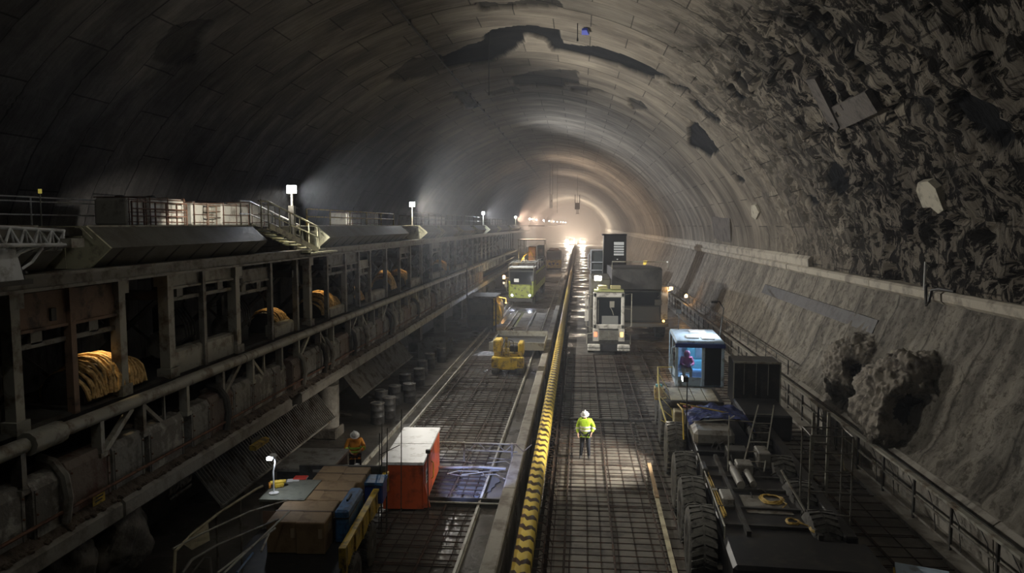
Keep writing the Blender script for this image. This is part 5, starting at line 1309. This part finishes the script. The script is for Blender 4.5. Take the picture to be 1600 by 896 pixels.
mb.box(-.45, -.35, .5, 6.2, 1.38, 1.5).box(1.1, 1.2, .5, 6.2, 1.38, 1.5)
mb.build('cross_member', STEEL_D, T)
cy_ = MB().lathe([(.11, 0), (.11, 1.3), (.05, 1.32), (.05, 1.9)], (-.1, 3.4, 1.55), 'y', 14).lathe([(.09, 0), (.09, 1.0), (.04, 1.02), (.04, 1.5)], (.25, 3.6, 1.52), 'y', 14); cy_.build('hydraulic_ram', STEEL, T, True)
MB().box(-.75, -.45, 2.2, 2.9, 1.38, 1.62, .03).box(.0, .45, 4.7, 5.2, 1.38, 1.7, .03).box(.7, 1.05, 5.3, 6.1, 1.38, 1.85, .03).build('valve_chest', STEEL, T)
MB().box(-.2, .9, 1.9, 3.1, 1.382, 1.40).build('worn_plate', STEEL, T)
MB().tube([(-.95, .4, 1.3), (-.95, .4, 1.62), (-.95, 5.8, 1.62), (-.95, 5.8, 1.3)], .02, 6).tube([(-.95, 2.2, 1.3), (-.95, 2.2, 1.62)], .018, 6).tube([(-.95, 4, 1.3), (-.95, 4, 1.62)], .018, 6).build('edge_rail', STEEL_L, T)
wl = MB().tube([(-1.0, 8.85, 1.2), (-1.0, 8.85, 3.3)], .022, 6).build('lamp_mast', STEEL_D, T)
MB().box(-1.16, -.98, 8.7, 9.0, 3.15, 3.32).build('mast_lamp_housing', STEEL_D, wl)
MB().box(-1.17, -1.16, 8.72, 8.98, 3.17, 3.3).build('mast_lamp_face', E_LAMP, wl)
lamp('SPOT', 'mast_lamp_beam', cw(-1.25, 8.85, 3.24), P_MAST, (1, .93, .82), .06, (-.5, 25.6, 0), 84, .6)

t = thing('blue_tarpaulin', 'crumpled navy tarpaulin draped over the middle of the carrier bed', 'tarpaulin', tuple(cw(.1, 8.9, 1.7)), -A_)
mb = MB(); nx, ny = 34, 22
f_ = lambda x, y: .42 * max(0, 1 - ((x - 16) / 22) ** 2) + .10 * noise.fractal(Vector((x * .18, y * .35, 4)), 1, 2, 4) + .07 * abs(math.sin(x * .35 + y * .9))
v = [((x - nx / 2) * .065, (y - ny / 2) * .085, f_(x, y) - (.35 if x > 30 else 0) * (x - 30) / 4) for x in range(nx) for y in range(ny)]
v += [(a, b, c - .02) for a, b, c in v]; n_ = nx * ny
fs = [(a * ny + b, a * ny + b + 1, (a + 1) * ny + b + 1, (a + 1) * ny + b) for a in range(nx - 1) for b in range(ny - 1)]
mb.add(v, fs + [tuple(i + n_ for i in f[::-1]) for f in fs]); mb.build('sheet', CLOTHB, t, True)
MB().tube([(-1.0, -.9, .30), (0, -1.0, .42), (1.0, -.9, .36)], .02, 6).build('tie_bar', STEEL_L, t)
# ladder
def ladder(name, label, p0, p1, w, n, m, up=Vector((1, 0, 0)), cat='ladder'):
    p0 = Vector(p0); p1 = Vector(p1); t = thing(name, label, cat, tuple(p0)); d = p1 - p0
    for s in (-w / 2, w / 2): MB().beam(up * s, d + up * s * .75, .035, .06).build('rail', m, t)
    for k in range(1, n): MB().tube([d * (k / n) - up * w / 2 * (1 - .25 * k / n), d * (k / n) + up * w / 2 * (1 - .25 * k / n)], .016, 6).build('rung', m, t)
    return t
a = at(1176, 738, z=1.4); b = at(1197, 634, Y=a.y + 2.0)
ladder('step_ladder', 'pale metal ladder leaning on the dark part of the carrier', a, b, .62, 7, STEEL_L)
# tall frame at the carrier's rear
q = cw(1.6, 1.6, 1.4)
t = thing('ladder_rack', 'tall thin tubular rack with rungs at the rear of the carrier near the railing', 'rack', tuple(q), -A_)
for p in ((-.45, 0), (.5, 0), (-.45, .8), (.5, .8)): MB().tube([(p[0], p[1], -.1), (p[0], p[1], 2.05)], .022, 6).build('upright', STEEL_L if p == (-.45, 0) else STEEL, t)
for z in (.15, .7, 1.2, 1.65, 2.05): MB().tube([(-.45, 0, z), (.5, 0, z)], .018, 6).build('rung', STEEL, t)
MB().tube([(-.45, 0, 2.05), (-.45, .8, 2.05), (.5, .8, 2.05), (.5, 0, 2.05)], .018, 6).build('top_ring', STEEL, t)
MB().beam((-.45, 0, .1), (-.9, .9, .9), .04).build('stay', STEEL_L, t)
q = at(1280, 705, x=6.6)
t = thing('gate_post', 'pair of pale upright posts joined by a bar, behind the tubular rack', 'post', (6.7, q.y, 0))
for x in (-.28, .12): MB().box(x - .035, x + .035, -.03, .03, 0, 3.3).build('upright', STEEL_L, t)
MB().box(-.28, .12, -.02, .02, 2.4, 2.46).box(-.28, .12, -.02, .02, 1.2, 1.26).build('tie_bar', STEEL, t)
MB().tube([(.12, 0, 2.2), (.5, 0, 2.1), (.6, .0, 1.7)], .02, 6).build('hook_arm', PLANKM, t, True)
# hose coils
def hose(loc, label, r0=.26, n=4, m=HOSEY, seed=1, tail=None):
    t = thing('hose_coil', label, 'hose', loc); r = random.Random(seed); pts = []
    for k in range(n * 16):
        a = 2 * PI * k / 16; rr = r0 * (1 - .09 * (k // 16)) * (1 + .06 * math.sin(3 * a + seed)); pts.append((rr * math.cos(a), rr * math.sin(a) * 1.1, .025 + .01 * (k // 16) + .012 * math.sin(2 * a + k)))
    if tail: pts += tail
    MB().tube(pts, .018, 6).build('hose_run', m, t, True); return t
hose(tuple(cw(.55, 2.8, 1.4)), 'coiled yellow hose on the carrier bed near its rear', .3, 4, HOSEY, 1, [(.3, -.3, .03), (.1, -.6, .02)])
hose(tuple(cw(.75, 1.4, 1.4)), 'tangled yellow hose ends behind the coiled one, nearer the camera', .16, 3, HOSEY, 2, [(.3, -.3, .03), (.6, -.35, .03), (.9, -.6, .03), (1.0, -.8, .05), (.5, -.5, .04), (.1, -.1, .05)])
hose(tuple(cw(1.2, .9, 1.45)), 'loose amber hose at the foot of the tubular rack', .2, 3, HOSEY, 3)
t = thing('yellow_track_bar', 'pair of worn yellow bars lying lengthwise on the carrier next to its wheels', 'bar', tuple(cw(-.78, 1.5, 1.4)), -A_ + .02)
MB().box(-.035, .0, 0, 3.8, 0, .05).box(.03, .06, .1, 3.9, 0, .05).build('bar_pair', HOSEY, t); MB().box(-.05, .08, 1.7, 1.8, .0, .07).build('clip', STEEL_L, t)
# small cart corner at the bottom edge
q = at(1385, 880, z=.95)
t = thing('tool_cart', 'corner of a yellow and pale blue cart at the bottom edge near the railing', 'cart', (q.x + .3, q.y - 1.2, 0), -.35)
MB().box(-.5, .5, -.8, 1.2, .3, .85, .04).build('body', BLUEW if False else STEEL_D, t); MB().box(-.52, .52, -.82, 1.22, .85, .92).build('pale_rim', BLUEW, t)
MB().box(-.55, -.5, -.8, 1.2, .35, .8).build('yellow_side', YELLOW, t)
for x in (-.4, .4):
    for y in (-.5, .9): wheel(.17, .1, RUBBER, t, (x, y, .17), 1 if x > 0 else -1, STEEL)

# ---------------------------------------------------------------- walkway and railing at the right wall
struct(MB().box(9.15, 9.95, 6, 380, 0, .12).build('trim_80', CONC))
T = thing('walkway_railing', 'long dark steel railing along the raised walkway at the foot of the right wall', 'railing', (9.5, 8, .12))
MB().box(-.10, .06, 0, 110, 1.17, 1.24).build('top_rail', STEEL_L, T)
MB().box(.07, .10, 0, 110, 1.20, 1.26).build('cable_tray', STEEL_D, T)
MB().box(-.02, .02, 0, 110, .62, .68).build('mid_rail', STEEL, T); MB().box(-.02, .02, 0, 110, .10, .16).build('low_rail', STEEL, T)
for k in range(52): MB().box(-.03, .03, .6 + k * 2.1, .67 + k * 2.1, 0, 1.18).build('post', STEEL_D, T)
mb = MB()
for k in range(34): mb.tube([(.0, 1.5 + k * 1.3, .12), (.02, 1.7 + k * 1.3, .7 + .3 * RND.random()), (.05, 2.2 + k * 1.3, 1.15)], .014, 5)
mb.build('hanging_wire', STEEL_D, T)
T = thing('wall_handrail', 'thin handrail on the kerb against the right wall, ending level with the carrier cab', 'railing', (9.92, 35.5, 1.33))
MB().tube([(0, 0, 0), (0, 0, .68), (0, 50, .72)], .03, 6).build('top_rail', STEEL_D, T)
for k in range(24): MB().tube([(0, .01 + k * 2.1, 0), (0, .01 + k * 2.1, .70)], .022, 6).build('post', STEEL_D, T)
MB().tube([(0, 0, .35), (0, 50, .36)], .018, 6).build('mid_rail', STEEL_D, T)
# poles and plates on the wall
q = at(1437, 465, x=11.65)
t = thing('white_post', 'short white post standing on the ledge of the right wall', 'post', (11.78, q.y, 6.2))
MB().tube([(0, 0, 0), (0, 0, .95)], .035, 8).build('upright', WHITE, t); MB().tube([(0, 0, .93), (.3, .3, .75), (.35, .6, .05)], .012, 5).build('stay_wire', STEEL_L, t)
t = thing('draped_cable', 'black cable loop hanging over the ledge beside the white post', 'cable', (11.7, q.y - .6, 6.25))
MB().tube([(.2, -1.2, .05), (.0, -.6, .08), (-.03, -.2, .0), (-.06, -.1, -.4), (-.05, .1, -.55), (-.04, .2, -.2), (.0, .3, .06), (.2, .6, .1)], .05, 7).build('cable_run', BLACK, t, True)
def on_wall(px, py):
    s, y = hit_lining(px, py); i = int(np.searchsorted(PSL, s)); i = min(i, len(PROF) - 1); return Vector((PROF[i].x, y, PROF[i].y)), Vector((PN[i].x, 0, PN[i].y))
def slab(name, pix, label, m, th=.12, lift=.0, cat='slab'):
    P = []
    for p in pix:
        c, n = on_wall(*p); P.append((c - n * (.12 + lift), n))
    o0 = P[0][0]; v = [tuple(p - o0) for p, n in P] + [tuple(p + n * th * 2.2 - o0) for p, n in P]; k = len(P)
    mb = MB().add(v, [tuple(range(k)), tuple(range(2 * k - 1, k - 1, -1))] + [(i, (i + 1) % k, k + (i + 1) % k, k + i) for i in range(k)])
    o = mb.build(name, m); o.location = o0; return tag(o, label, cat)
SLB = mat('grey_shutter', (.13, .115, .10), .8, 0, (.055, .048, .042), .5, 1.6, .6)
slab('lining_slab', [(1295, 165), (1352, 135), (1374, 170), (1312, 198)], 'pale slanted rectangular slab sticking out of the broken lining high on the right', SLB, .1)
slab('lining_slab', [(1262, 118), (1275, 114), (1316, 194), (1310, 199), (1300, 190)], 'narrow pale strip of lining hanging beside the slanted slab high on the right', SLB, .08, .05)
slab('pale_stone', [(1437, 278), (1452, 275), (1466, 290), (1478, 322), (1470, 328), (1458, 318), (1447, 322), (1440, 305), (1434, 290)], 'pale cream patch of stone on the dark right wall above the white post', mat('cream_stone', (.55, .52, .42), .8, 0, (.3, .28, .22), .4, 3), .1, 0, 'stone')
slab('pale_stone', [(1175, 318), (1182, 318), (1188, 330), (1183, 342), (1176, 335)], 'small pale patch of stone where the right wall begins to curve over', mat('cream_stone', (.55, .52, .42), .8), .1, 0, 'stone')
slab('form_panel', [(1112, 338), (1140, 340), (1142, 378), (1116, 374)], 'greyish rectangular panel set in the right wall just above the ledge', SLB, .08, -.1, 'panel')
for i, (a, b, w) in enumerate((((118, 108), (75, 232), 9), ((312, 122), (272, 212), 5), ((12, 190), (-2, 235), 4))):
    slab('steel_strip', [(a[0], a[1]), (a[0] + w, a[1] + 3), (b[0] + w * .7, b[1] + 2), (b[0], b[1])], ['long pale steel strip on the dark left flank, nearest the upper left corner', 'second pale steel strip on the left flank, broken into lengths', 'bluish steel strip cut by the left edge of the photo'][i], mat('strip_steel', (.6, .6, .58), .5, 0, (.12, .12, .12), .5, 1.5), .03, -.25, 'strip')
slab('form_panel', [(146, 203), (168, 203), (166, 250), (140, 250)], 'pale upright panel on the dark left flank above the deck rails', SLB, .05, -.2, 'panel')
slab('form_panel', [(278, 233), (312, 217), (318, 230), (285, 250)], 'pale tilted panel on the dark left flank above the white tanks', SLB, .05, -.2, 'panel')
o = slab('blue_box', [(909, 42), (918, 42), (918, 49), (909, 49)], 'tiny blue box fixed high on the crown of the lining', mat('bright_blue', (.04, .08, .6), .5), .05, .05, 'box')

# ---------------------------------------------------------------- hanging gear from the crown
def crown_z(x): 
    i = int(np.argmin(np.abs(PX - x) + (PZ < 12) * 99)); return PZ[i]
t = thing('hanging_hoist', 'dark block hanging on two rods from the crown far down the tunnel', 'hoist', (-.4, 150, 9.4))
q = at(902, 325, Y=150); t.location = (q.x, 150, q.z)
MB().box(-.5, .5, -.4, .4, -.3, 1.0, .05).build('block', STEEL_D, t)
for x in (-.45, .45): MB().box(x - .08, x + .08, -.08, .08, 1.0, 2.6).build('yoke_arm', STEEL_D, t)
MB().tube([(.0, 0, 1.0), (0, 0, crown_z(q.x) - q.z)], .04, 6).build('cable', STEEL_D, t)
MB().box(-.15, -.05, -.05, .05, -1.1, -.3).box(.1, .2, -.05, .05, -1.1, -.3).box(-.3, .4, -.05, .05, -1.2, -1.1).build('hook_frame', STEEL_D, t)
q = at(861, 315, Y=130)
t = thing('hanging_duct', 'pale narrow duct hanging on cables from the crown, beside the dark hoist', 'duct', (q.x, 130, q.z))
MB().box(-.28, .28, -.25, .25, -1.2, 1.2, .03).build('casing', WHITE, t)
MB().tube([(-.2, 0, 1.2), (-.2, 0, crown_z(q.x) - q.z)], .04, 6).tube([(.25, 0, 1.2), (.25, 0, crown_z(q.x) - q.z)], .03, 6).tube([(1.1, 0, -2), (1.1, 0, crown_z(q.x) - q.z)], .03, 6).build('cable', STEEL_D, t)
for px, Yc, lab in ((764, 42, 'thin dark cable hanging straight down from the crown above the lime truck'), (902, 38, 'thin dark cable hanging from the crown right of centre')):
    q = at(px, 100, Y=Yc); zt_ = crown_z(q.x); lo = at(px, 145 if px < 800 else 60, Y=Yc).z
    t = thing('drop_cable', lab, 'cable', (q.x, Yc, zt_)); MB().tube([(0, 0, .3), (0, 0, lo - zt_)], .03, 6).build('cable_run', BLACK, t); MB().lathe([(.05, lo - zt_ - .15), (.05, lo - zt_)], n=8).build('weight', STEEL_D, t)
p0, _n = on_wall(613, 8); s0_, _y = hit_lining(613, 8)
t = thing('crown_pipe', 'thin dark service pipe running along the left of the crown', 'pipe', (p0.x, 8, p0.z))
MB().tube([(.12, 0, -.15), (.12, 240, -.15)], .05, 7).build('pipe_run', STEEL_D, t, True)
mb = MB()
for k in range(60): mb.box(.06, .18, k * 4, k * 4 + .08, -.22, .15)
mb.build('clip', STEEL_D, t)
q = at(1012, 411, x=10.9)
t = thing('marker_sign', 'small glowing yellow sign on the right wall beyond the dump truck', 'sign', tuple(q))
MB().box(-.7, .7, -.05, .05, -.32, .32, .03).build('board', emit('sign_glow', (1, .75, .12), .9), t); MB().box(.5, 1.2, .05, .15, -.05, .05).build('bracket', STEEL_D, t)
q = at(1072, 463, x=9.6)
t = thing('amber_beacon', 'small amber beacon on the far part of the walkway railing', 'beacon', tuple(q))
MB().lathe([(.12, -.12), (.14, 0), (.1, .14), (.001, .18)], (0, 0, 0), 'z', 12).build('lens', E_AMB, t, True); MB().tube([(0, 0, -.12), (0, 0, 1.2 - q.z)], .03, 6).build('stalk', STEEL_D, t)
lamp('POINT', 'amber_beacon_light', (q.x - .3, q.y - .3, q.z), 25, (1, .55, .18), .1)
# far lights
FARV = [((-3.2, 300), 'distant vehicle with glaring headlights at the far end of the left lane'), ((-.1 + 1.6, 315), 'distant vehicle with glaring headlights at the far end of the right lane'), ((-5.3, 345), 'farthest vehicle with headlights, a blur in the haze')]
for (x, y), lab in FARV:
    t = thing('distant_vehicle', lab, 'vehicle', (x, y, 0))
    MB().box(-1.2, 1.2, 0, 6, .8, 3.0, .15).build('body', WHITE, t); MB().box(-1.05, 1.05, -.05, 0, 1.8, 2.8).build('windscreen', GLASSD, t)
    MB().box(-1.2, 1.2, -.2, 5, .3, .8).build('bumper', STEEL_D, t)
    for s in (-.85, 0, .85): MB().lathe([(.001, -.1), (.25, -.08), (.28, 0)], (s, -.2, 1.15), 'y', 12).build('headlight', E_FAR, t)
    for s in (-.95, .95): wheel(.45, .3, RUBBER, t, (s, 1.2, .45), 1 if s > 0 else -1)
    lamp('SPOT', 'distant_beam', (x, y - .6, 1.6), P_FAR, (1, .74, .54), .9, (x, y - 30, 2.5), 160)
# ================================================================ people
def skin_mesh(name, chains, m, parent, root=None, sub=2):
    """chains: list of [(x,y,z,rx,ry)...]; points that coincide are welded, so the limbs grow from one body"""
    V = []; E = []; R = []; key = {}
    def vid(p):
        k = tuple(round(c, 4) for c in p[:3])
        if k not in key: key[k] = len(V); V.append(p[:3]); R.append((p[3], p[4] if len(p) > 4 else p[3]))
        return key[k]
    for c in chains:
        ids = [vid(p) for p in c]
        for a, b in zip(ids, ids[1:]): E.append((a, b))
    me = bpy.data.meshes.new(name); me.from_pydata(V, E, []); o = bpy.data.objects.new(name, me); COL.objects.link(o)
    sk = o.modifiers.new('skin', 'SKIN'); sk.use_smooth_shade = True
    for i, (a, b) in enumerate(R): me.skin_vertices[0].data[i].radius = (a, b)
    roots = [vid(root)] if root else [0]
    for c in me.skin_vertices[0].data: c.use_root = False
    me.skin_vertices[0].data[roots[0]].use_root = True
    s = o.modifiers.new('sub', 'SUBSURF'); s.levels = sub; s.render_levels = sub
    me.materials.append(m); o.parent = parent; return o
def lerp3(a, b, t): return tuple(a[i] + (b[i] - a[i]) * t for i in range(3))
def hand(wr, d, side, up, r=.009):
    """palm and five fingers from the wrist along direction d"""
    w = Vector(wr); d = Vector(d).normalized(); s = Vector(side).normalized(); n = d.cross(s).normalized()
    palm = w + d * .055; ch = [[(*w, .026, .02), (*palm, .036, .018)]]
    for k, (o, L_) in enumerate(((-.030, .070), (-.010, .080), (.010, .076), (.030, .060))):
        b = palm + s * o + d * .02; m_ = b + d * L_ * .5 + n * .012; e = b + d * L_ * .82 + n * .04
        ch.append([(*palm, .036, .018), (*b, r * 1.1), (*m_, r), (*e, r * .8)])
    tb = w + d * .035 - s * .035; te = tb + d * .045 - s * .02 + n * .012
    ch.append([(*palm, .036, .018), (*tb, r * 1.2), (*te, r)])
    return ch
def person(name, label, loc, rz, J, jacket, legs, helmet=None, hood=None, stripe=None):
    """J: joints in metres: pelvis, chest, neck, head, and for each side shoulder/elbow/wrist, hip/knee/ankle/toe"""
    t = thing(name, label, 'person', loc, rz); g = J
    hd = Vector(g['head']); nk = Vector(g['neck']); hup = (hd - nk).normalized()
    body = [[(*g['pelvis'], .13, .10), (*g['chest'], .15, .10), (*g['neck'], .055, .055), (*(nk.lerp(hd, .45)), .055, .06), (*hd, .078, .092), (*(hd + hup * .07), .066, .078)]]
    jac = [[(*g['pelvis'], .175, .135), (*lerp3(g['pelvis'], g['chest'], .5), .17, .13), (*g['chest'], .19, .135), (*lerp3(g['chest'], g['neck'], .75), .10, .08)]]
    hem = Vector(g['pelvis']) + (Vector(g['pelvis']) - Vector(g['chest'])).normalized() * .04
    jac.append([(*g['pelvis'], .175, .135), (*hem, .175, .14)])
    tro = []
    for s in 'LR':
        sh, el, wr = g['sh' + s], g['el' + s], g['wr' + s]
        hp, kn, an, to = g['hp' + s], g['kn' + s], g['an' + s], g['to' + s]
        body.append([(*g['chest'], .15, .10), (*sh, .055), (*el, .042), (*wr, .026)])
        d = Vector(wr) - Vector(el); side = Vector((0, 1, 0)) if abs(d.normalized().y) < .8 else Vector((1, 0, 0))
        body += hand(wr, d, side, None)
        body.append([(*g['pelvis'], .13, .10), (*hp, .085), (*kn, .055), (*an, .036), (*lerp3(an, to, .4), .028, .02)])
        jac.append([(*g['chest'], .19, .135), (*sh, .088), (*lerp3(sh, el, .5), .078), (*el, .068), (*lerp3(el, wr, .5), .062), (*lerp3(el, wr, .9), .052)])
        tro.append([(*g['pelvis'], .14, .115), (*hp, .115), (*lerp3(hp, kn, .5), .098), (*kn, .078), (*lerp3(kn, an, .5), .07), (*lerp3(kn, an, .95), .062)])
        bt = MB(); a = Vector(an); b = Vector(to); f = (b - a); f.z = 0; f.normalize()
        skin_mesh('boot', [[(*(a + Vector((0, 0, .10))), .06), (*a, .062), (*(a.lerp(b, .5) - Vector((0, 0, .02))), .055, .05), (*b, .05, .035)]], BLACK, t, None, 1)
    skin_mesh('body', body, SKINM, t, (*g['pelvis'], 0))
    skin_mesh('jacket', jac, jacket, t, (*g['pelvis'], 0))
    skin_mesh('trousers', tro, legs, t, (*g['pelvis'], 0))
    # face
    F = Vector(g.get('face', (0, -1, 0))); F.normalize(); S_ = F.cross(hup).normalized(); hu = S_.cross(F).normalized()
    fc = MB()
    for sg in (-1, 1):
        fc.blob(hd + F * .088 + S_ * .032 * sg + hu * .012, .011, 1, 0, (1, 1, 1), 1)
    fc.build('eye_pair', BLACK, t)
    MB().blob(hd + F * .10 - hu * .018, .016, 1, 0, (1, 1, 1.3), 1).build('nose', SKINM, t)
    MB().box(-.022, .022, -.004, .004, -.004, .004).build('mouth', mat('lip', (.35, .12, .10), .6), t).matrix_local = Matrix.Translation(hd + F * .092 - hu * .052) @ Matrix((S_, F, hu)).transposed().to_4x4()
    er = MB()
    for sg in (-1, 1): er.blob(hd + S_ * .085 * sg, .022, 1, 0, (.5, 1, 1.3), 1)
    er.build('ear_pair', SKINM, t)
    if helmet:
        h = MB().lathe([(.155, -.005), (.150, .0), (.122, .005), (.120, .04), (.105, .08), (.07, .112), (.0001, .125)], (0, 0, 0), 'z', 22)
        h.box(-.014, .014, -.09, .09, .10, .135)
        o = h.build('helmet', helmet, t, True); o.matrix_local = Matrix.Translation(hd + hup * .045) @ Matrix((S_, -F, hup)).transposed().to_4x4()
    if hood:
        o = MB().lathe([(.10, -.14), (.125, -.06), (.125, .03), (.10, .10), (.05, .135), (.0001, .14)], (0, 0, 0), 'z', 20).build('hood', hood, t, True)
        o.matrix_local = Matrix.Translation(hd - F * .025) @ Matrix((S_, -F, hup)).transposed().to_4x4()
    if stripe:
        pv, ch = Vector(g['pelvis']), Vector(g['chest'])
        b_ = MB()
        for q in (.25, .6):
            c = pv.lerp(ch, q); b_.lathe([(.001 + .0, -.03), (.205, -.03), (.205, .03), (.0015, .03)], (0, 0, 0), 'z', 20)
            for i in range(len(b_.v) - 80, len(b_.v)): x, y, z = b_.v[i]; b_.v[i] = (x * .96 + c.x, y * .74 + c.y, z + c.z)
        for s in 'LR':
            a, b = Vector(g['el' + s]), Vector(g['wr' + s]); c = a.lerp(b, .25); dd = (b - a).normalized(); b_.tube([c - dd * .025, c + dd * .025], .076, 12)
        b_.build('reflective_band', stripe, t, True)
    return t
SILV = mat('silver_band', (.75, .76, .72), .3)
q = at(914, 719, z=0)
J = dict(pelvis=(0, 0, .98), chest=(0, -.02, 1.32), neck=(0, -.04, 1.50), head=(0, -.10, 1.62), face=(-.15, -.85, -.5),
         shL=(.20, -.01, 1.42), elL=(.31, .06, 1.17), wrL=(.24, -.08, .98), shR=(-.20, -.02, 1.42), elR=(-.28, .02, 1.15), wrR=(-.24, -.14, .93),
         hpL=(.10, 0, .92), knL=(.12, -.03, .50), anL=(.14, .02, .09), toL=(.17, -.13, .045), hpR=(-.10, 0, .92), knR=(-.12, -.03, .50), anR=(-.15, .0, .09), toR=(-.17, -.15, .045))
w = person('person', 'worker standing in the right lane in lime hi-vis jacket and white helmet, looking down', (q.x, q.y, .035), -.15, J, HIVIS, DARKCLOTH, HELMW, None, SILV)
q = at(556, 772, Y=22.9)
J2 = dict(J); J2.update(head=(0, -.13, 1.60), elL=(.30, -.08, 1.18), wrL=(.16, -.30, 1.14), elR=(-.30, -.08, 1.18), wrR=(-.14, -.30, 1.10), face=(.3, -.8, -.5))
HIV2 = mat('lime_vest_band', (.45, .8, .1), .5)
w2 = person('person', 'worker in an orange jacket and white helmet behind the flatbed, hands held forward', (q.x, 22.9, 0), .3, J2, ORJ, DARKCLOTH, HELMW, None, HIV2)
J3 = dict(pelvis=(0, .1, .12), chest=(0, 0, .46), neck=(0, -.05, .63), head=(0, -.11, .75), face=(0, -.9, -.4),
          shL=(.19, -.01, .56), elL=(.25, -.16, .33), wrL=(.14, -.36, .33), shR=(-.19, -.01, .56), elR=(-.25, -.16, .33), wrR=(-.14, -.36, .33),
          hpL=(.10, .05, .10), knL=(.14, -.36, .14), anL=(.14, -.40, -.28), toL=(.15, -.54, -.33), hpR=(-.10, .05, .10), knR=(-.14, -.36, .14), anR=(-.14, -.40, -.28), toR=(-.15, -.54, -.33))
c = cw(-.45, 14.75, 0)
w3 = person('person', 'person in a pink hooded jacket sitting inside the lit pale blue crane cab', (c.x, c.y, 2.33), -.05, J3, PINK, DARKCLOTH, None, PINK, None)
# ================================================================ haze, light, render look
def haze(name, y0, y1, dens, label, col=(.92, .93, 1.0), x0=-19.6, x1=11.9, z1=18.6, aniso=.3):
    m = bpy.data.materials.new(name); t = nt(m)
    v = N(t, 'ShaderNodeVolumePrincipled' if False else 'ShaderNodeVolumeScatter'); v.inputs['Density'].default_value = dens; v.inputs['Anisotropy'].default_value = aniso
    v.inputs['Color'].default_value = (*col, 1); o = N(t, 'ShaderNodeOutputMaterial'); t.links.new(v.outputs[0], o.inputs['Volume'])
    P = [(x * .985, z) for (x, z) in [(-19.9, .0), (-20.2, 4.5), (-19.9, 8.0), (-18.5, 11.2), (-15.8, 14.2), (-12.2, 16.7), (-8.0, 18.4), (-3.8, 19.0), (.6, 18.3), (4.7, 16.5), (7.9, 14.0), (10.4, 11.0), (11.6, 8.6), (12, 6.9), (11.6, 5.8), (10.8, 3.), (10, 1.2), (10, .0)]]
    o = MB().prism([(x, z - .02 if z > 1 else -.0) for x, z in P], y0, y1).build('haze', m); tag(o, label, 'haze', kind='stuff'); return o
haze('far_haze', 115, 405, HZ_FAR, 'warm dusty haze filling the far end of the tunnel', (1, .88, .80), aniso=0.)
haze('middle_haze', 44, 114.9, HZ_MID, 'faint dusty haze over the parked trucks in the middle of the tunnel', (1, .95, .92))
haze('near_haze', 12, 43.9, HZ_NEAR, 'thin cold mist glowing around the nearer floodlights', (.80, .87, 1.))
# unseen fill lights added around the viewing platform, hung from the crown out of frame
def crown_fill(x, y, z, label, power, aim, spot, blend=.8, col=(1, .96, .86)):
    t = thing('crown_fill_light', label, 'floodlight', (x, y, z)); zc = crown_z(x) - z
    MB().box(-.3, .3, -.2, .2, 0, .2, .03).build('lamp_housing', STEEL_D, t); MB().box(-.26, .26, -.17, .17, -.012, 0).build('lamp_face', E_LAMP, t)
    MB().tube([(-.2, 0, .2), (-.2, 0, zc)], .02, 6).tube([(.2, 0, .2), (.2, 0, zc)], .02, 6).build('hanger', STEEL_D, t)
    lamp('SPOT', 'crown_fill_beam', (x, y, z - .1), power, col, .22, aim, spot, blend)
crown_fill(.6, 12, 16.5, 'unseen fill light added above the frame, over the right lane', P_PLAT, (.1, 20.5, 0), 42)
crown_fill(-5.5, 13, 16.3, 'unseen fill light added above the frame, over the left lane', P_LEFT, (-5.2, 22, 0), 46)
crown_fill(-2.5, 3, 16.5, 'unseen fill light added under the crown behind the viewing platform', P_WIDE, (-7, 20, 2), 58)
W = bpy.data.worlds.new('world'); SC.world = W; W.use_nodes = True
W.node_tree.nodes['Background'].inputs[0].default_value = (.5, .55, .65, 1); W.node_tree.nodes['Background'].inputs[1].default_value = .004
cy = SC.cycles
cy.use_denoising = True
try: cy.denoiser = 'OPENIMAGEDENOISE'
except Exception: pass
cy.max_bounces = 6; cy.diffuse_bounces = 2; cy.glossy_bounces = 3; cy.transmission_bounces = 4; cy.volume_bounces = 0; cy.transparent_max_bounces = 8
cy.use_adaptive_sampling = True; cy.adaptive_threshold = .06; cy.adaptive_min_samples = 16; cy.use_light_tree = True; cy.sample_clamp_indirect = 4; cy.caustics_reflective = False; cy.caustics_refractive = False
cy.volume_max_steps = 64
vs = SC.view_settings; vs.view_transform = 'Standard'; vs.look = 'None'; vs.gamma = 1; vs.use_curve_mapping = False; vs.exposure = EXPO
